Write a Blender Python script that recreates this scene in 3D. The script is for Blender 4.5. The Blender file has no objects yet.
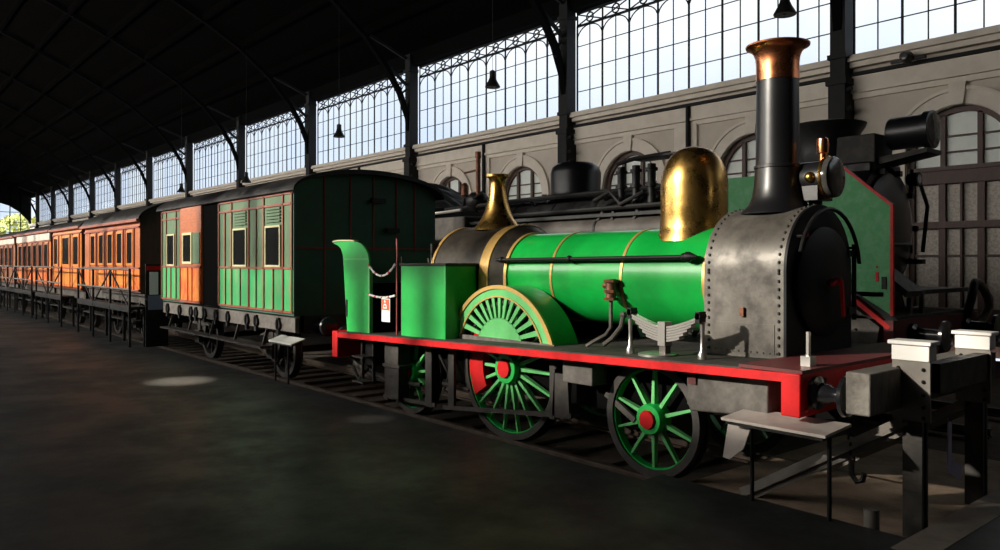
import bpy, bmesh, math, random
from mathutils import Vector, Matrix
R = random.Random(7)
PI = math.pi
col = bpy.context.scene.collection

# ------------------------------------------------------------------ materials
def mat(name, c, rough=.5, metal=0.0, c2=None, scale=6.0, detail=4.0, bump=0.0, bscale=40.0, spec=.5, coat=0.0,
        stretch=None, rvar=0.0, lo=.4, hi=.65):
    m = bpy.data.materials.new(name)
    m.use_nodes = True
    nt = m.node_tree
    b = nt.nodes['Principled BSDF']
    b.inputs['Base Color'].default_value = (*c, 1)
    b.inputs['Roughness'].default_value = rough
    b.inputs['Metallic'].default_value = metal
    b.inputs['Specular IOR Level'].default_value = spec
    if coat:
        b.inputs['Coat Weight'].default_value = coat
        b.inputs['Coat Roughness'].default_value = .12
    tc = nt.nodes.new('ShaderNodeTexCoord')
    src = tc.outputs['Object']
    if stretch:
        mp = nt.nodes.new('ShaderNodeMapping')
        mp.inputs['Scale'].default_value = stretch
        nt.links.new(src, mp.inputs['Vector'])
        src = mp.outputs['Vector']
    if c2 is not None or rvar:
        n = nt.nodes.new('ShaderNodeTexNoise')
        n.inputs['Scale'].default_value = scale
        n.inputs['Detail'].default_value = detail
        n.inputs['Roughness'].default_value = .65
        nt.links.new(src, n.inputs['Vector'])
        mr = nt.nodes.new('ShaderNodeMapRange')
        mr.inputs['From Min'].default_value = lo
        mr.inputs['From Max'].default_value = hi
        nt.links.new(n.outputs['Fac'], mr.inputs['Value'])
        if c2 is not None:
            mx = nt.nodes.new('ShaderNodeMix')
            mx.data_type = 'RGBA'
            mx.inputs['A'].default_value = (*c, 1)
            mx.inputs['B'].default_value = (*c2, 1)
            nt.links.new(mr.outputs['Result'], mx.inputs['Factor'])
            nt.links.new(mx.outputs['Result'], b.inputs['Base Color'])
        if rvar:
            m2 = nt.nodes.new('ShaderNodeMapRange')
            m2.inputs['To Min'].default_value = rough - rvar
            m2.inputs['To Max'].default_value = rough + rvar
            nt.links.new(mr.outputs['Result'], m2.inputs['Value'])
            nt.links.new(m2.outputs['Result'], b.inputs['Roughness'])
    if bump:
        n2 = nt.nodes.new('ShaderNodeTexNoise')
        n2.inputs['Scale'].default_value = bscale
        n2.inputs['Detail'].default_value = 5
        nt.links.new(src, n2.inputs['Vector'])
        bp = nt.nodes.new('ShaderNodeBump')
        bp.inputs['Strength'].default_value = bump
        bp.inputs['Distance'].default_value = .02
        nt.links.new(n2.outputs['Fac'], bp.inputs['Height'])
        nt.links.new(bp.outputs['Normal'], b.inputs['Normal'])
    return m

def pane_mat():
    m = bpy.data.materials.new('clear_pane')
    m.use_nodes = True
    nt = m.node_tree
    nt.nodes.clear()
    out = nt.nodes.new('ShaderNodeOutputMaterial')
    tr = nt.nodes.new('ShaderNodeBsdfTransparent')
    tr.inputs['Color'].default_value = (.93, .95, .97, 1)
    gl = nt.nodes.new('ShaderNodeBsdfGlossy')
    gl.inputs['Roughness'].default_value = .1
    mx = nt.nodes.new('ShaderNodeMixShader')
    mx.inputs['Fac'].default_value = .04
    nt.links.new(tr.outputs[0], mx.inputs[1])
    nt.links.new(gl.outputs[0], mx.inputs[2])
    nt.links.new(mx.outputs[0], out.inputs[0])
    return m

M = {}
M['green'] = mat('loco_green', (.004, .33, .045), .28, c2=(.006, .26, .04), scale=3, coat=.5, spec=.45, bump=.03, bscale=3)
M['green_light'] = mat('splasher_green', (.14, .50, .17), .35, c2=(.10, .43, .13), scale=4)
M['green_matte'] = mat('cab_green', (.008, .42, .065), .42, c2=(.005, .33, .05), scale=3, bump=.05, bscale=8)
M['green_dark'] = mat('coach_end_green', (.014, .075, .05), .55, c2=(.018, .095, .06), scale=2)
M['green_greyish'] = mat('coach_greyish_green', (.085, .155, .072), .55, c2=(.06, .12, .058), scale=4, stretch=(3, 3, .6))
M['green_panel'] = mat('coach_panel_green', (.03, .36, .11), .42, c2=(.18, .30, .14), scale=4, stretch=(2.2, 2, .5), lo=.46, hi=.7)
M['green_plate'] = mat('deflector_green', (.08, .34, .125), .65, c2=(.19, .44, .24), scale=6, detail=8, lo=.45, hi=.75)
M['red'] = mat('signal_red', (.58, .0035, .005), .45, c2=(.44, .003, .004), scale=8, spec=.3)
M['red_deep'] = mat('deep_red', (.13, .010, .010), .65, c2=(.085, .010, .010), scale=5)
M['lining'] = mat('red_brown_lining', (.27, .065, .03), .5, c2=(.2, .05, .03), scale=12)
M['lining_dark'] = mat('dull_red_lining', (.22, .022, .018), .6)
M['orange'] = mat('varnished_orange_wood', (.45, .115, .020), .45, c2=(.33, .075, .016), scale=5, stretch=(1, 1, 6), coat=.2)
M['orange_deep'] = mat('orange_panel', (.62, .075, .008), .45, c2=(.70, .24, .025), scale=4, stretch=(2, 2, .8))
M['amber'] = mat('amber_varnish', (.72, .28, .04), .35, c2=(.66, .16, .03), scale=5, coat=.2)
M['teak'] = mat('brown_teak', (.22, .09, .04), .4, c2=(.3, .13, .06), scale=4, coat=.2)
M['cream'] = mat('cream_frame', (.50, .48, .27), .5)
M['pale'] = mat('pale_fascia', (.60, .50, .42), .5, c2=(.5, .4, .32), scale=3)
M['black'] = mat('engine_black', (.006, .006, .0065), .5, c2=(.013, .012, .0115), scale=6, rvar=.1, spec=.3)
M['black_gloss'] = mat('gloss_black', (.012, .012, .015), .22, coat=.3, c2=(.018, .018, .02), scale=3)
M['black_satin'] = mat('satin_black', (.0065, .0065, .0078), .36, bump=.05, bscale=9)
M['front_black'] = mat('smokebox_black', (.004, .004, .0055), .5, spec=.18, bump=.04, bscale=9)
M['black_matte'] = mat('matte_black', (.003, .003, .003), .95, spec=.08)
M['iron'] = mat('column_iron', (.006, .0065, .007), .7, c2=(.009, .009, .0095), scale=4, spec=.3)
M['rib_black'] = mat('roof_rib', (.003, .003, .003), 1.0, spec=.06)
M['wall_dark'] = mat('dark_wall', (.02, .018, .016), .95, spec=.1)
M['grime_shade'] = mat('grimy_frame_and_shade', (.022, .019, .017), .75, c2=(.05, .042, .034), scale=5, bump=.2, bscale=25)
M['steel'] = mat('bare_steel', (.135, .122, .106), .5, metal=.35, c2=(.06, .053, .046), scale=5, detail=8, rvar=.1, bump=.04, bscale=20)
M['steel_dull'] = mat('dull_plate', (.072, .064, .056), .68, metal=.1, c2=(.125, .112, .10), scale=9, detail=8)
M['tyre'] = mat('wheel_tyre', (.030, .027, .024), .55, metal=.2, c2=(.055, .048, .042), scale=5)
M['bright'] = mat('bright_steel', (.5, .48, .45), .3, metal=.8)
M['brass'] = mat('brass', (.60, .37, .105), .30, metal=1, c2=(.44, .26, .08), scale=7, detail=6, rvar=.06, bump=.03, bscale=7)
M['brass_old'] = mat('tarnished_brass', (.060, .050, .038), .45, metal=.6, c2=(.028, .025, .022), scale=8, detail=8, bump=.08, bscale=25)
M['gilt'] = mat('dull_gold', (.62, .40, .13), .42, metal=.55, c2=(.46, .27, .08), scale=7, rvar=.08)
M['rail_black'] = mat('handrail_black', (.004, .004, .004), .55, spec=.25)
M['tank_brown'] = mat('brownish_black', (.045, .038, .033), .6, c2=(.075, .064, .055), scale=4)
M['copper'] = mat('copper', (.72, .27, .12), .3, metal=1, c2=(.55, .18, .075), scale=5, rvar=.06)
M['copper_old'] = mat('old_copper', (.22, .085, .045), .5, metal=.6, c2=(.10, .045, .03), scale=14)
M['wood_grey'] = mat('grey_timber', (.16, .145, .125), .75, c2=(.08, .07, .06), scale=7, stretch=(1, 5, 1), bump=.3, bscale=30)
M['sleeper'] = mat('sleeper_timber', (.045, .032, .023), .85, c2=(.085, .06, .045), scale=6, stretch=(6, 1, 1), bump=.4, bscale=20)
M['wood_dark'] = mat('dark_brown_joinery', (.078, .034, .023), .55, c2=(.050, .024, .017), scale=4, stretch=(4, 4, 1))
M['white'] = mat('white_paint', (.80, .77, .73), .5)
M['board'] = mat('information_panel', (.42, .37, .34), .3, c2=(.58, .52, .47), scale=5, lo=.35, hi=.7)
M['board_pale'] = mat('pale_information_panel', (.62, .64, .6), .35, c2=(.7, .7, .66), scale=4)
M['post_grey'] = mat('post_grey', (.15, .135, .118), .6, metal=.1, c2=(.19, .17, .145), scale=6)
M['plaster'] = mat('plaster', (.62, .55, .465), .9, c2=(.55, .485, .41), scale=1.2, bump=.05, bscale=12)
M['plaster_trim'] = mat('pale_plaster_trim', (.76, .685, .59), .9, c2=(.68, .61, .52), scale=2.5)
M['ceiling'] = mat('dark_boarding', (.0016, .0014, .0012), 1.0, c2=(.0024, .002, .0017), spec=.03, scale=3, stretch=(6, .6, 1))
M['floor'] = mat('asphalt_platform', (.043, .045, .044), .52, c2=(.022, .024, .024), scale=.9, detail=9, rvar=.12, bump=.10, bscale=14, spec=.25)
M['apron'] = mat('stone_apron', (.27, .225, .175), .75, c2=(.16, .135, .11), scale=2.5, detail=8, bump=.15, bscale=18)
M['tan'] = mat('trodden_earth', (.36, .26, .18), .9, c2=(.20, .145, .10), scale=2.2, detail=9, bump=.3, bscale=16)
M['ballast'] = mat('track_bed', (.085, .058, .040), .95, c2=(.045, .033, .025), scale=3, detail=10, bump=.6, bscale=22)
M['rail'] = mat('rail_steel', (.11, .085, .065), .5, metal=.6, c2=(.07, .05, .04), scale=9)
M['dark_glass'] = mat('dark_glass', (.008, .009, .010), .08)
M['frosted'] = mat('frosted_glass', (.84, .88, .82), .5, c2=(.74, .80, .75), scale=2)
M['frosted_dim'] = mat('obscured_glass', (.48, .42, .35), .45, c2=(.28, .245, .205), scale=16, detail=8, bump=.2, bscale=60)
M['lens'] = mat('lamp_glass', (.05, .048, .046), .15, c2=(.08, .075, .07), scale=4)
M['hose'] = mat('old_hose', (.22, .165, .12), .7, c2=(.13, .10, .075), scale=20)
M['coal'] = mat('coal', (.012, .012, .013), .6, bump=.8, bscale=8)
M['lavender'] = mat('lavender_card', (.45, .43, .62), .6)
M['card_white'] = mat('card_white', (.85, .84, .82), .6)
M['card_orange'] = mat('card_orange', (.80, .12, .04), .6)
M['chain_red'] = mat('chain_red', (.6, .03, .02), .5)
M['blue_grey'] = mat('blue_grey_card', (.16, .19, .27), .6)
M['bark'] = mat('bark', (.09, .07, .05), .9)
M['leaf'] = mat('leaf', (.30, .34, .07), .6, c2=(.5, .5, .14), scale=.8)
M['pane'] = pane_mat()

# ------------------------------------------------------------------ mesh builder
class MB:
    def __init__(s):
        s.v, s.f = [], []
    def add(s, vs, fs):
        n = len(s.v)
        s.v += [tuple(v) for v in vs]
        s.f += [tuple(i + n for i in f) for f in fs]
        return s
    def box(s, x0, x1, y0, y1, z0, z1):
        vs = [(x, y, z) for x in (x0, x1) for y in (y0, y1) for z in (z0, z1)]
        return s.add(vs, [(0, 1, 3, 2), (4, 6, 7, 5), (0, 4, 5, 1), (2, 3, 7, 6), (0, 2, 6, 4), (1, 5, 7, 3)])
    def bar(s, p, q, w, h, up=(0, 0, 1)):
        p, q = Vector(p), Vector(q)
        d = (q - p).normalized()
        u = Vector(up)
        a = d.cross(u)
        if a.length < 1e-4:
            a = d.cross(Vector((1, 0, 0)))
        a.normalize()
        b = a.cross(d).normalized()
        vs = []
        for c in (p, q):
            for i, j in ((-1, -1), (1, -1), (1, 1), (-1, 1)):
                vs.append(c + a * (i * w / 2) + b * (j * h / 2))
        return s.add(vs, [(0, 3, 2, 1), (4, 5, 6, 7), (0, 1, 5, 4), (1, 2, 6, 5), (2, 3, 7, 6), (3, 0, 4, 7)])
    def tube(s, pts, r, n=8, r2=None):
        pts = [Vector(p) for p in pts]
        m = len(pts)
        ref = None
        rings = []
        for i, p in enumerate(pts):
            d = (pts[min(i + 1, m - 1)] - pts[max(i - 1, 0)]).normalized()
            if ref is None:
                ref = d.cross(Vector((0, 0, 1)))
                if ref.length < 1e-3:
                    ref = d.cross(Vector((1, 0, 0)))
            a = (ref - d * ref.dot(d)).normalized()
            ref = a
            b = d.cross(a)
            rr = r if r2 is None else r + (r2 - r) * i / (m - 1)
            rings.append([p + (a * math.cos(2 * PI * k / n) + b * math.sin(2 * PI * k / n)) * rr for k in range(n)])
        vs = [v for g in rings for v in g]
        fs = []
        for i in range(m - 1):
            for k in range(n):
                k2 = (k + 1) % n
                fs.append((i * n + k, i * n + k2, (i + 1) * n + k2, (i + 1) * n + k))
        fs.append(tuple(range(n - 1, -1, -1)))
        fs.append(tuple((m - 1) * n + k for k in range(n)))
        return s.add(vs, fs)
    def lathe(s, prof, base, axis='z', n=32, a0=0, a1=2 * PI):
        """prof: (radius, distance along the axis)"""
        full = abs(a1 - a0 - 2 * PI) < 1e-6
        cnt = n if full else n + 1
        bx, by, bz = base
        vs, idx = [], []
        for r, t in prof:
            row = []
            if r < 1e-6:
                vs.append({'z': (bx, by, bz + t), 'x': (bx + t, by, bz), 'y': (bx, by + t, bz)}[axis])
                row = [len(vs) - 1] * cnt
            else:
                for k in range(cnt):
                    a = a0 + (a1 - a0) * k / n
                    c, d = r * math.cos(a), r * math.sin(a)
                    vs.append({'z': (bx + c, by + d, bz + t), 'x': (bx + t, by + c, bz + d), 'y': (bx + c, by + t, bz + d)}[axis])
                    row.append(len(vs) - 1)
            idx.append(row)
        fs = []
        for i in range(len(prof) - 1):
            for k in range(n):
                k2 = (k + 1) % cnt
                f = [idx[i][k], idx[i][k2], idx[i + 1][k2], idx[i + 1][k]]
                g = []
                for q in f:
                    if q not in g:
                        g.append(q)
                if len(g) > 2:
                    fs.append(tuple(g))
        for i, e in ((0, prof[0]), (-1, prof[-1])):
            if e[0] > 1e-6 and full and prof[0] != prof[-1]:
                fs.append(tuple(idx[i]))
        return s.add(vs, fs)
    def cyl(s, p, q, r, n=20, r2=None):
        return s.tube([p, q], r, n, r2)
    def sph(s, c, r, sx=1, sy=1, sz=1, n=12):
        vs, m = [], n // 2
        vs.append((c[0], c[1], c[2] + r * sz))
        for i in range(1, m):
            t = PI * i / m
            for k in range(n):
                a = 2 * PI * k / n
                vs.append((c[0] + r * sx * math.sin(t) * math.cos(a), c[1] + r * sy * math.sin(t) * math.sin(a), c[2] + r * sz * math.cos(t)))
        vs.append((c[0], c[1], c[2] - r * sz))
        fs = [(0, 1 + k, 1 + (k + 1) % n) for k in range(n)]
        for i in range(m - 2):
            for k in range(n):
                a, b = 1 + i * n, 1 + (i + 1) * n
                fs.append((a + k, b + k, b + (k + 1) % n, a + (k + 1) % n))
        e = len(vs) - 1
        b = 1 + (m - 2) * n
        fs += [(e, b + (k + 1) % n, b + k) for k in range(n)]
        return s.add(vs, fs)
    def prism(s, poly, axis, a, b):
        """poly in the plane across the axis: axis x -> (y,z), y -> (x,z), z -> (x,y)"""
        def P(p, t):
            return {'x': (t, p[0], p[1]), 'y': (p[0], t, p[1]), 'z': (p[0], p[1], t)}[axis]
        n = len(poly)
        vs = [P(p, a) for p in poly] + [P(p, b) for p in poly]
        fs = [tuple(range(n)), tuple(range(2 * n - 1, n - 1, -1))]
        fs += [(i, (i + 1) % n, n + (i + 1) % n, n + i) for i in range(n)]
        return s.add(vs, fs)
    def strip(s, pa, pb, axis, a, b):
        """a band between two matching 2-D polylines, given a thickness along the axis"""
        def P(p, t):
            return {'x': (t, p[0], p[1]), 'y': (p[0], t, p[1]), 'z': (p[0], p[1], t)}[axis]
        n = len(pa)
        vs = [v for i in range(n) for v in (P(pa[i], a), P(pb[i], a), P(pb[i], b), P(pa[i], b))]
        fs = [(0, 1, 2, 3), (4 * n - 4, 4 * n - 1, 4 * n - 2, 4 * n - 3)]
        for i in range(n - 1):
            for k in range(4):
                k2 = (k + 1) % 4
                fs.append((4 * i + k, 4 * i + k2, 4 * i + 4 + k2, 4 * i + 4 + k))
        return s.add(vs, fs)
    def ring(s, c, r0, r1, y0, y1, n=48, axis='y'):
        return s.lathe([(r0, y0), (r1, y0), (r1, y1), (r0, y1), (r0, y0)], c, axis, n)
    def quad(s, a, b, c, d):
        return s.add([a, b, c, d], [(0, 1, 2, 3)])
    def build(s, name, m, parent=None, label=None, cat=None, group=None, kind=None, bevel=0, smooth=38):
        me = bpy.data.meshes.new(name)
        vs = s.v
        off = Vector((0, 0, 0))
        if parent is None and kind != 'structure':
            lo = [min(v[i] for v in vs) for i in range(3)]
            hi = [max(v[i] for v in vs) for i in range(3)]
            off = Vector(((lo[0] + hi[0]) / 2, (lo[1] + hi[1]) / 2, lo[2]))
        elif parent is not None:
            off = world_of(parent)
        me.from_pydata([(v[0] - off.x, v[1] - off.y, v[2] - off.z) for v in vs], [], s.f)
        bm = bmesh.new()
        bm.from_mesh(me)
        bmesh.ops.remove_doubles(bm, verts=bm.verts, dist=1e-5)
        bmesh.ops.recalc_face_normals(bm, faces=bm.faces)
        bm.to_mesh(me)
        bm.free()
        if smooth:
            for p in me.polygons:
                p.use_smooth = True
            me.set_sharp_from_angle(angle=math.radians(smooth))
        me.materials.append(M[m] if isinstance(m, str) else m)
        o = bpy.data.objects.new(name, me)
        col.objects.link(o)
        if parent is not None:
            o.parent = parent
        else:
            o.location = off
        if bevel:
            b = o.modifiers.new('bevel', 'BEVEL')
            b.width = bevel
            b.segments = 2
            b.limit_method = 'ANGLE'
            b.angle_limit = math.radians(50)
        tag(o, label, cat, group, kind)
        return o

def world_of(o):
    v = Vector((0, 0, 0))
    while o is not None:
        v += o.location
        o = o.parent
    return v

def tag(o, label=None, cat=None, group=None, kind=None):
    if label:
        o['label'] = label
    if cat:
        o['category'] = cat
    if group:
        o['group'] = group
    if kind:
        o['kind'] = kind
    return o

def thing(name, loc, label, cat, group=None, kind=None):
    o = bpy.data.objects.new(name, None)
    col.objects.link(o)
    o.location = loc
    o.empty_display_size = .2
    return tag(o, label, cat, group, kind)

def copy_tree(o, delta=(0, 0, 0), label=None, parent=None):
    c = o.copy()
    col.objects.link(c)
    if parent is not None:
        c.parent = parent
    else:
        c.location = Vector(o.location) + Vector(delta)
        if label:
            c['label'] = label
    for ch in list(o.children):
        copy_tree(ch, parent=c)
    return c

def arc(cx, cz, r, a0, a1, n, rz=None):
    rz = r if rz is None else rz
    return [(cx + r * math.cos(math.radians(a0 + (a1 - a0) * i / n)), cz + rz * math.sin(math.radians(a0 + (a1 - a0) * i / n))) for i in range(n + 1)]

def S(name, mb, m, parent=None, **k):
    return mb.build(name, m, parent, kind='structure' if parent is None else None, **k)

# ================================================================== THE SETTING
PZ = .10                    # platform level, rail heads are z = 0
YW = 20.0                   # far wall
YN = -10.0                  # near wall, behind the camera
XE, XR = -126.0, 14.0

mb = MB()
mb.box(XE, XR, YN, 5.44, -.5, PZ)
mb.box(-4.45, -2.3, 5.44, 5.73, -.5, PZ - .001)
mb.box(-2.05, XR, 5.44, YW, -.5, PZ)
S('floor', mb, 'floor')
S('trim_1', MB().box(-2.3, -2.05, 5.44, YW, -.5, PZ + .004), 'apron')
S('ground_infill', MB().box(-4.42, -2.31, 5.73, 9.2, -.5, -.03), 'tan')
S('ground', MB().box(XE, -2.3, 5.44, YW, -.6, -.2), 'ballast')

# far wall: arcaded plaster below, glazing above
cols = [-9.6 - 10 * n for n in range(-1, 12)]
AR, ASP = 1.17, 4.58
mb, tr = MB(), MB()
arch_x = []
for b in range(4):
    xr = .4 - 10 * b
    for k in (0, 1):
        a, c = xr - 5 * (k + 1), xr - 5 * k
        xc = xr - 5 + (2.3 if k == 0 else -2.3)
        arch_x.append(xc)
        mb.box(a, xc - AR, YW, YW + .5, -.2, 7.35)
        mb.box(xc + AR, c, YW, YW + .5, -.2, 7.35)
        pa = arc(xc, ASP, AR, 180, 0, 24)
        mb.strip(pa, [(p[0], 7.35) for p in pa], 'y', YW, YW + .5)
        # archivolt and keystone
        o_, i_ = arc(xc, ASP, AR + .36, 184, -4, 28), arc(xc, ASP, AR + .02, 184, -4, 28)
        tr.strip(i_, o_, 'y', YW - .06, YW + .02)
        o_, i_ = arc(xc, ASP, AR + .42, 184, -4, 28), arc(xc, ASP, AR + .34, 184, -4, 28)
        tr.strip(i_, o_, 'y', YW - .10, YW + .02)
        tr.prism([(xc - .13, ASP + AR + .0), (xc + .13, ASP + AR), (xc + .19, ASP + AR + .52), (xc - .19, ASP + AR + .52)], 'y', YW - .13, YW)
        tr.box(xc - AR - .40, xc - AR - .02, YW - .06, YW, .1, ASP)
        tr.box(xc + AR + .02, xc + AR + .40, YW - .06, YW, .1, ASP)
    # pilaster in the middle of the bay and beside the columns
    tr.box(xr - 5.42, xr - 4.58, YW - .09, YW, -.2, 6.32)
mb.box(XE, -39.6, YW, YW + .5, -.2, 7.35)
mb.box(.4, XR, YW, YW + .5, -.2, 7.35)
wall = S('wall_back', mb, 'plaster')
wall['label'] = 'long beige plastered wall with arched doors under the high glazing'
tr.box(XE, XR, YW - .32, YW + .5, 7.20, 7.36)
tr.box(XE, XR, YW - .20, YW, 7.06, 7.20)
tr.box(XE, XR, YW - .11, YW, 6.48, 6.84)
tr.box(XE, XR, YW - .17, YW, 6.40, 6.48)
tr.box(XE, XR, YW - .08, YW, 6.26, 6.40)
S('trim_2', tr, 'plaster_trim')
mb = MB()
mb.box(XE, XR, YW - .16, YW, 6.86, 6.94)
for b in range(4):
    mb.cyl((-4.45 - 10 * b, YW - .16, 6.84), (-4.45 - 10 * b, YW - .16, -.2), .07, 12)
S('trim_3', mb, 'iron')

def arch_door(i, xc):
    fr = MB()
    y0, y1 = YW + .14, YW + .30
    o_, i_ = arc(xc, ASP, AR, 180, 0, 24), arc(xc, ASP, AR - .13, 180, 0, 24)
    fr.strip(i_, o_, 'y', y0, y1)
    for sg in (-1, 1):
        fr.box(xc + sg * (AR - .06) - .06, xc + sg * (AR - .06) + .06, y0, y1, .1, ASP)
    fr.box(xc - AR, xc + AR, y0 - .04, y1, 3.93, 4.34)
    fr.box(xc - AR, xc + AR, y0 - .09, y1, 4.24, 4.34)
    fr.box(xc - AR, xc + AR, y0 - .06, y1, 2.86, 3.02)
    fr.box(xc - AR, xc + AR, y0, y1, .1, .95)
    for dx, w in ((-.40, .11), (.40, .11)):
        h = ASP + math.sqrt(max(0, (AR - .1) ** 2 - dx * dx))
        fr.box(xc + dx - w / 2, xc + dx + w / 2, y0, y1 - .04, 4.3, h)
    for dz in (.1, .48):
        hw = math.sqrt((AR - .05) ** 2 - dz * dz)
        fr.box(xc - hw, xc + hw, y0 + .04, y1 - .05, ASP + dz - .02, ASP + dz + .02)
    for dx, w in ((-.42, .15), (0, .05), (.42, .15)):
        fr.box(xc + dx - w / 2, xc + dx + w / 2, y0, y1 - .02, .9, 3.95)
    for z in (2.2,):
        fr.box(xc - AR, xc + AR, y0 + .03, y1 - .04, z - .025, z + .025)
    d = S('door_%d' % i, fr, 'wood_dark')
    d['label'] = 'tall dark brown arched door with small obscured panes in the far wall'
    pa = arc(xc, ASP, AR - .06, 180, 0, 24)
    MB().prism([(xc - AR + .06, 4.3)] + pa + [(xc + AR - .06, 4.3)], 'y', y1 - .06, y1 - .05).build('pane', 'frosted', d)
    MB().box(xc - AR + .05, xc + AR - .05, y1 - .06, y1 - .05, .9, 3.95).build('pane', 'frosted_dim', d)
    S_back.box(xc - AR - .2, xc + AR + .2, YW + .49, YW + .52, -.2, 5.9)
S_back = MB()
for i, xc in enumerate(arch_x):
    arch_door(i + 1, xc)
S('wall_corridor', S_back, 'wood_dark')

# high windows, one per bay
def high_window(i, xr):
    x1, x0 = xr - .18, xr - 9.82
    fr = MB()
    y0, y1 = YW + .10, YW + .13
    n = 16
    st = (x1 - x0) / n
    for k in range(n + 1):
        x = x0 + st * k
        w = .05 if k % 2 == 0 else .026
        fr.box(x - w / 2, x + w / 2, y0 - (.02 if k % 2 == 0 else 0), y1, 7.35, 10.5)
    for z in (8.16, 8.97, 9.78):
        fr.box(x0, x1, y0, y1 - .005, z - .013, z + .013)
    fr.box(x0, x1, y0 - .04, y1, 10.47, 10.54)
    fr.box(x0, x1, y0 - .04, y1, 10.93, 11.06)
    fr.box(x0, x1, y0 - .02, y1, 7.35, 7.42)
    for k in range(0, n, 2):                      # forked tracery heads
        xa, xb = x0 + st * k, x0 + st * (k + 2)
        for xm, s_ in ((xa, 1), (xb, -1)):
            pts = [(xm + s_ * st * .95 * (1 - math.cos(t)), YW + .1, 9.98 + .49 * math.sin(t)) for t in [PI / 2 * q / 6 for q in range(7)]]
            fr.tube(pts, .022, 5)
    w = S('window_%d' % i, fr, 'iron')
    la = MB()
    for k in range(0, n, 2):
        xa, s2 = x0 + st * k, st * 2
        la.bar((xa, YW + .115, 10.54), (xa + s2, YW + .115, 10.94), .02, .045)
        la.bar((xa + s2, YW + .115, 10.54), (xa, YW + .115, 10.94), .02, .045)
        la.ring((xa + s2 / 2, YW + .105, 10.74), .13, .185, 0, .02, 14)
        la.box(xa - .03, xa + .03, YW + .10, YW + .13, 10.54, 10.94)
    la.build('lattice', 'iron', w)
    MB().box(x0, x1, YW + .132, YW + .136, 7.35, 11.0).build('pane', 'pane', w)
for i, xr in enumerate(cols[:12]):
    high_window(i + 1, xr)
high_window(13, 10.4)

# columns with curved roof ribs
RIB = [(19.62, 7.6), (19.48, 8.6), (19.05, 9.65), (18.4, 10.62), (17.3, 11.86), (15.6, 13.2), (14, 14.12), (12.25, 15.0), (9, 16.5), (5, 18.25)]
RIB2 = [(19.80, 7.6), (19.66, 8.64), (19.22, 9.74), (18.56, 10.73), (17.43, 11.98), (15.7, 13.33), (14.08, 14.26), (12.32, 15.14), (9.05, 16.66), (5, 18.43)]
for x in cols[1:] + [.4]:
    c = MB()
    c.box(x - .20, x + .20, 19.56, 20.0, 6.7, 11.5)
    c.box(x - .22, x + .22, 19.5, 20.0, -.2, 6.7)
    c.box(x - .27, x + .27, 19.45, 20.0, 6.62, 6.78)
    c.box(x - .25, x + .25, 19.5, 20.0, 7.3, 7.42)
    c.box(x - .25, x + .25, 19.5, 20.0, 10.7, 10.84)
    for z in (6.45, 5.95, 5.6):
        c.cyl((x + .2, 19.6, z), (x + .36, 19.6, z + .05), .06, 8)
    o = S('column', c, 'iron')
    r = MB()
    r.strip(RIB, RIB2, 'x', x - .12, x + .12)
    m1 = [(10 - a, b) for a, b in RIB]
    m2 = [(10 - a, b) for a, b in RIB2]
    r.strip(m1, m2, 'x', x - .14, x + .14)
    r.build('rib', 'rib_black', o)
    b = MB()
    b.bar((x, 19.5, 10.1), (x, 18.4, 10.9), .10, .12)
    b.bar((x, 19.5, 11.3), (x, 17.6, 12.0), .10, .12)
    b.tube([(x, 19.5, 9.0), (x, 19.2, 9.35), (x, 19.25, 9.7), (x, 19.5, 9.9)], .05, 6)
    b.build('brace', 'iron', o)

# roof
S('beam', MB().box(XE, XR, 19.7, 20.05, 11.0, 11.6), 'rib_black')
mb = MB()
mb.prism([(20.6, 11.42), (5, 18.62), (-10.6, 11.42), (-10.6, 11.66), (5, 18.9), (20.6, 11.66)], 'x', XE, XR)
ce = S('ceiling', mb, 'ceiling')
for k in range(1, 8):
    y = 20 - k * 2.05
    z = 11.42 + (20.6 - y) * 7.2 / 15.6
    for yy in (y, 10 - y):
        MB().box(XE, XR, yy - .09, yy + .09, z - .28, z + .05).build('purlin', 'ceiling', ce)
S('wall_right', MB().box(XR, XR + .3, YN - .4, YW + .6, -.5, 18.9), 'wall_dark')

# near wall behind the camera, unseen, its openings laid out to shape the low sun
opens = [(-21.5, -8.5, 6.62, 8.9), (-21.5, -16.2, 8.9, 11.3), (-16.2, -15.0, 8.9, 9.8), (-13.1, -8.5, 8.9, 11.3)]  # upper gap left solid to keep sun off the deflector plate
for a in (-41.5, -61.5, -81.5, -101.5):
    opens.append((a, a + 19.0, 6.62, 11.3))
xs = sorted({XE, XR} | {o[0] for o in opens} | {o[1] for o in opens})
zs = sorted({-.5, 11.5} | {o[2] for o in opens} | {o[3] for o in opens})
mb = MB()
for i in range(len(xs) - 1):
    for j in range(len(zs) - 1):
        cx, cz = (xs[i] + xs[i + 1]) / 2, (zs[j] + zs[j + 1]) / 2
        if not any(o[0] < cx < o[1] and o[2] < cz < o[3] for o in opens):
            mb.box(xs[i], xs[i + 1], YN - .3, YN, zs[j], zs[j + 1])
S('wall_front', mb, 'plaster')
for q, o in enumerate(opens[:8]):
    fr = MB()
    n = max(2, round((o[1] - o[0]) / 1.3))
    for k in range(n + 1):
        x = o[0] + (o[1] - o[0]) * k / n
        fr.box(x - .035, x + .035, YN - .2, YN - .1, o[2], o[3])
    if q == 0:
        for x in (-15.12, -16.72):  # wide posts added to stripe the tank and bunker with shade
            fr.box(x - .17, x + .17, YN - .2, YN - .1, o[2], o[3])
        fr.box(-17.3, -14.6, YN - .2, YN - .1, 7.8, 8.08)  # transom added to shade the tank top
    for k in range(1, 3):
        z = o[2] + (o[3] - o[2]) * k / 3
        fr.box(o[0], o[1], YN - .18, YN - .12, z - .02, z + .02)
    S('window_%d' % (20 + q), fr, 'iron')

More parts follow.
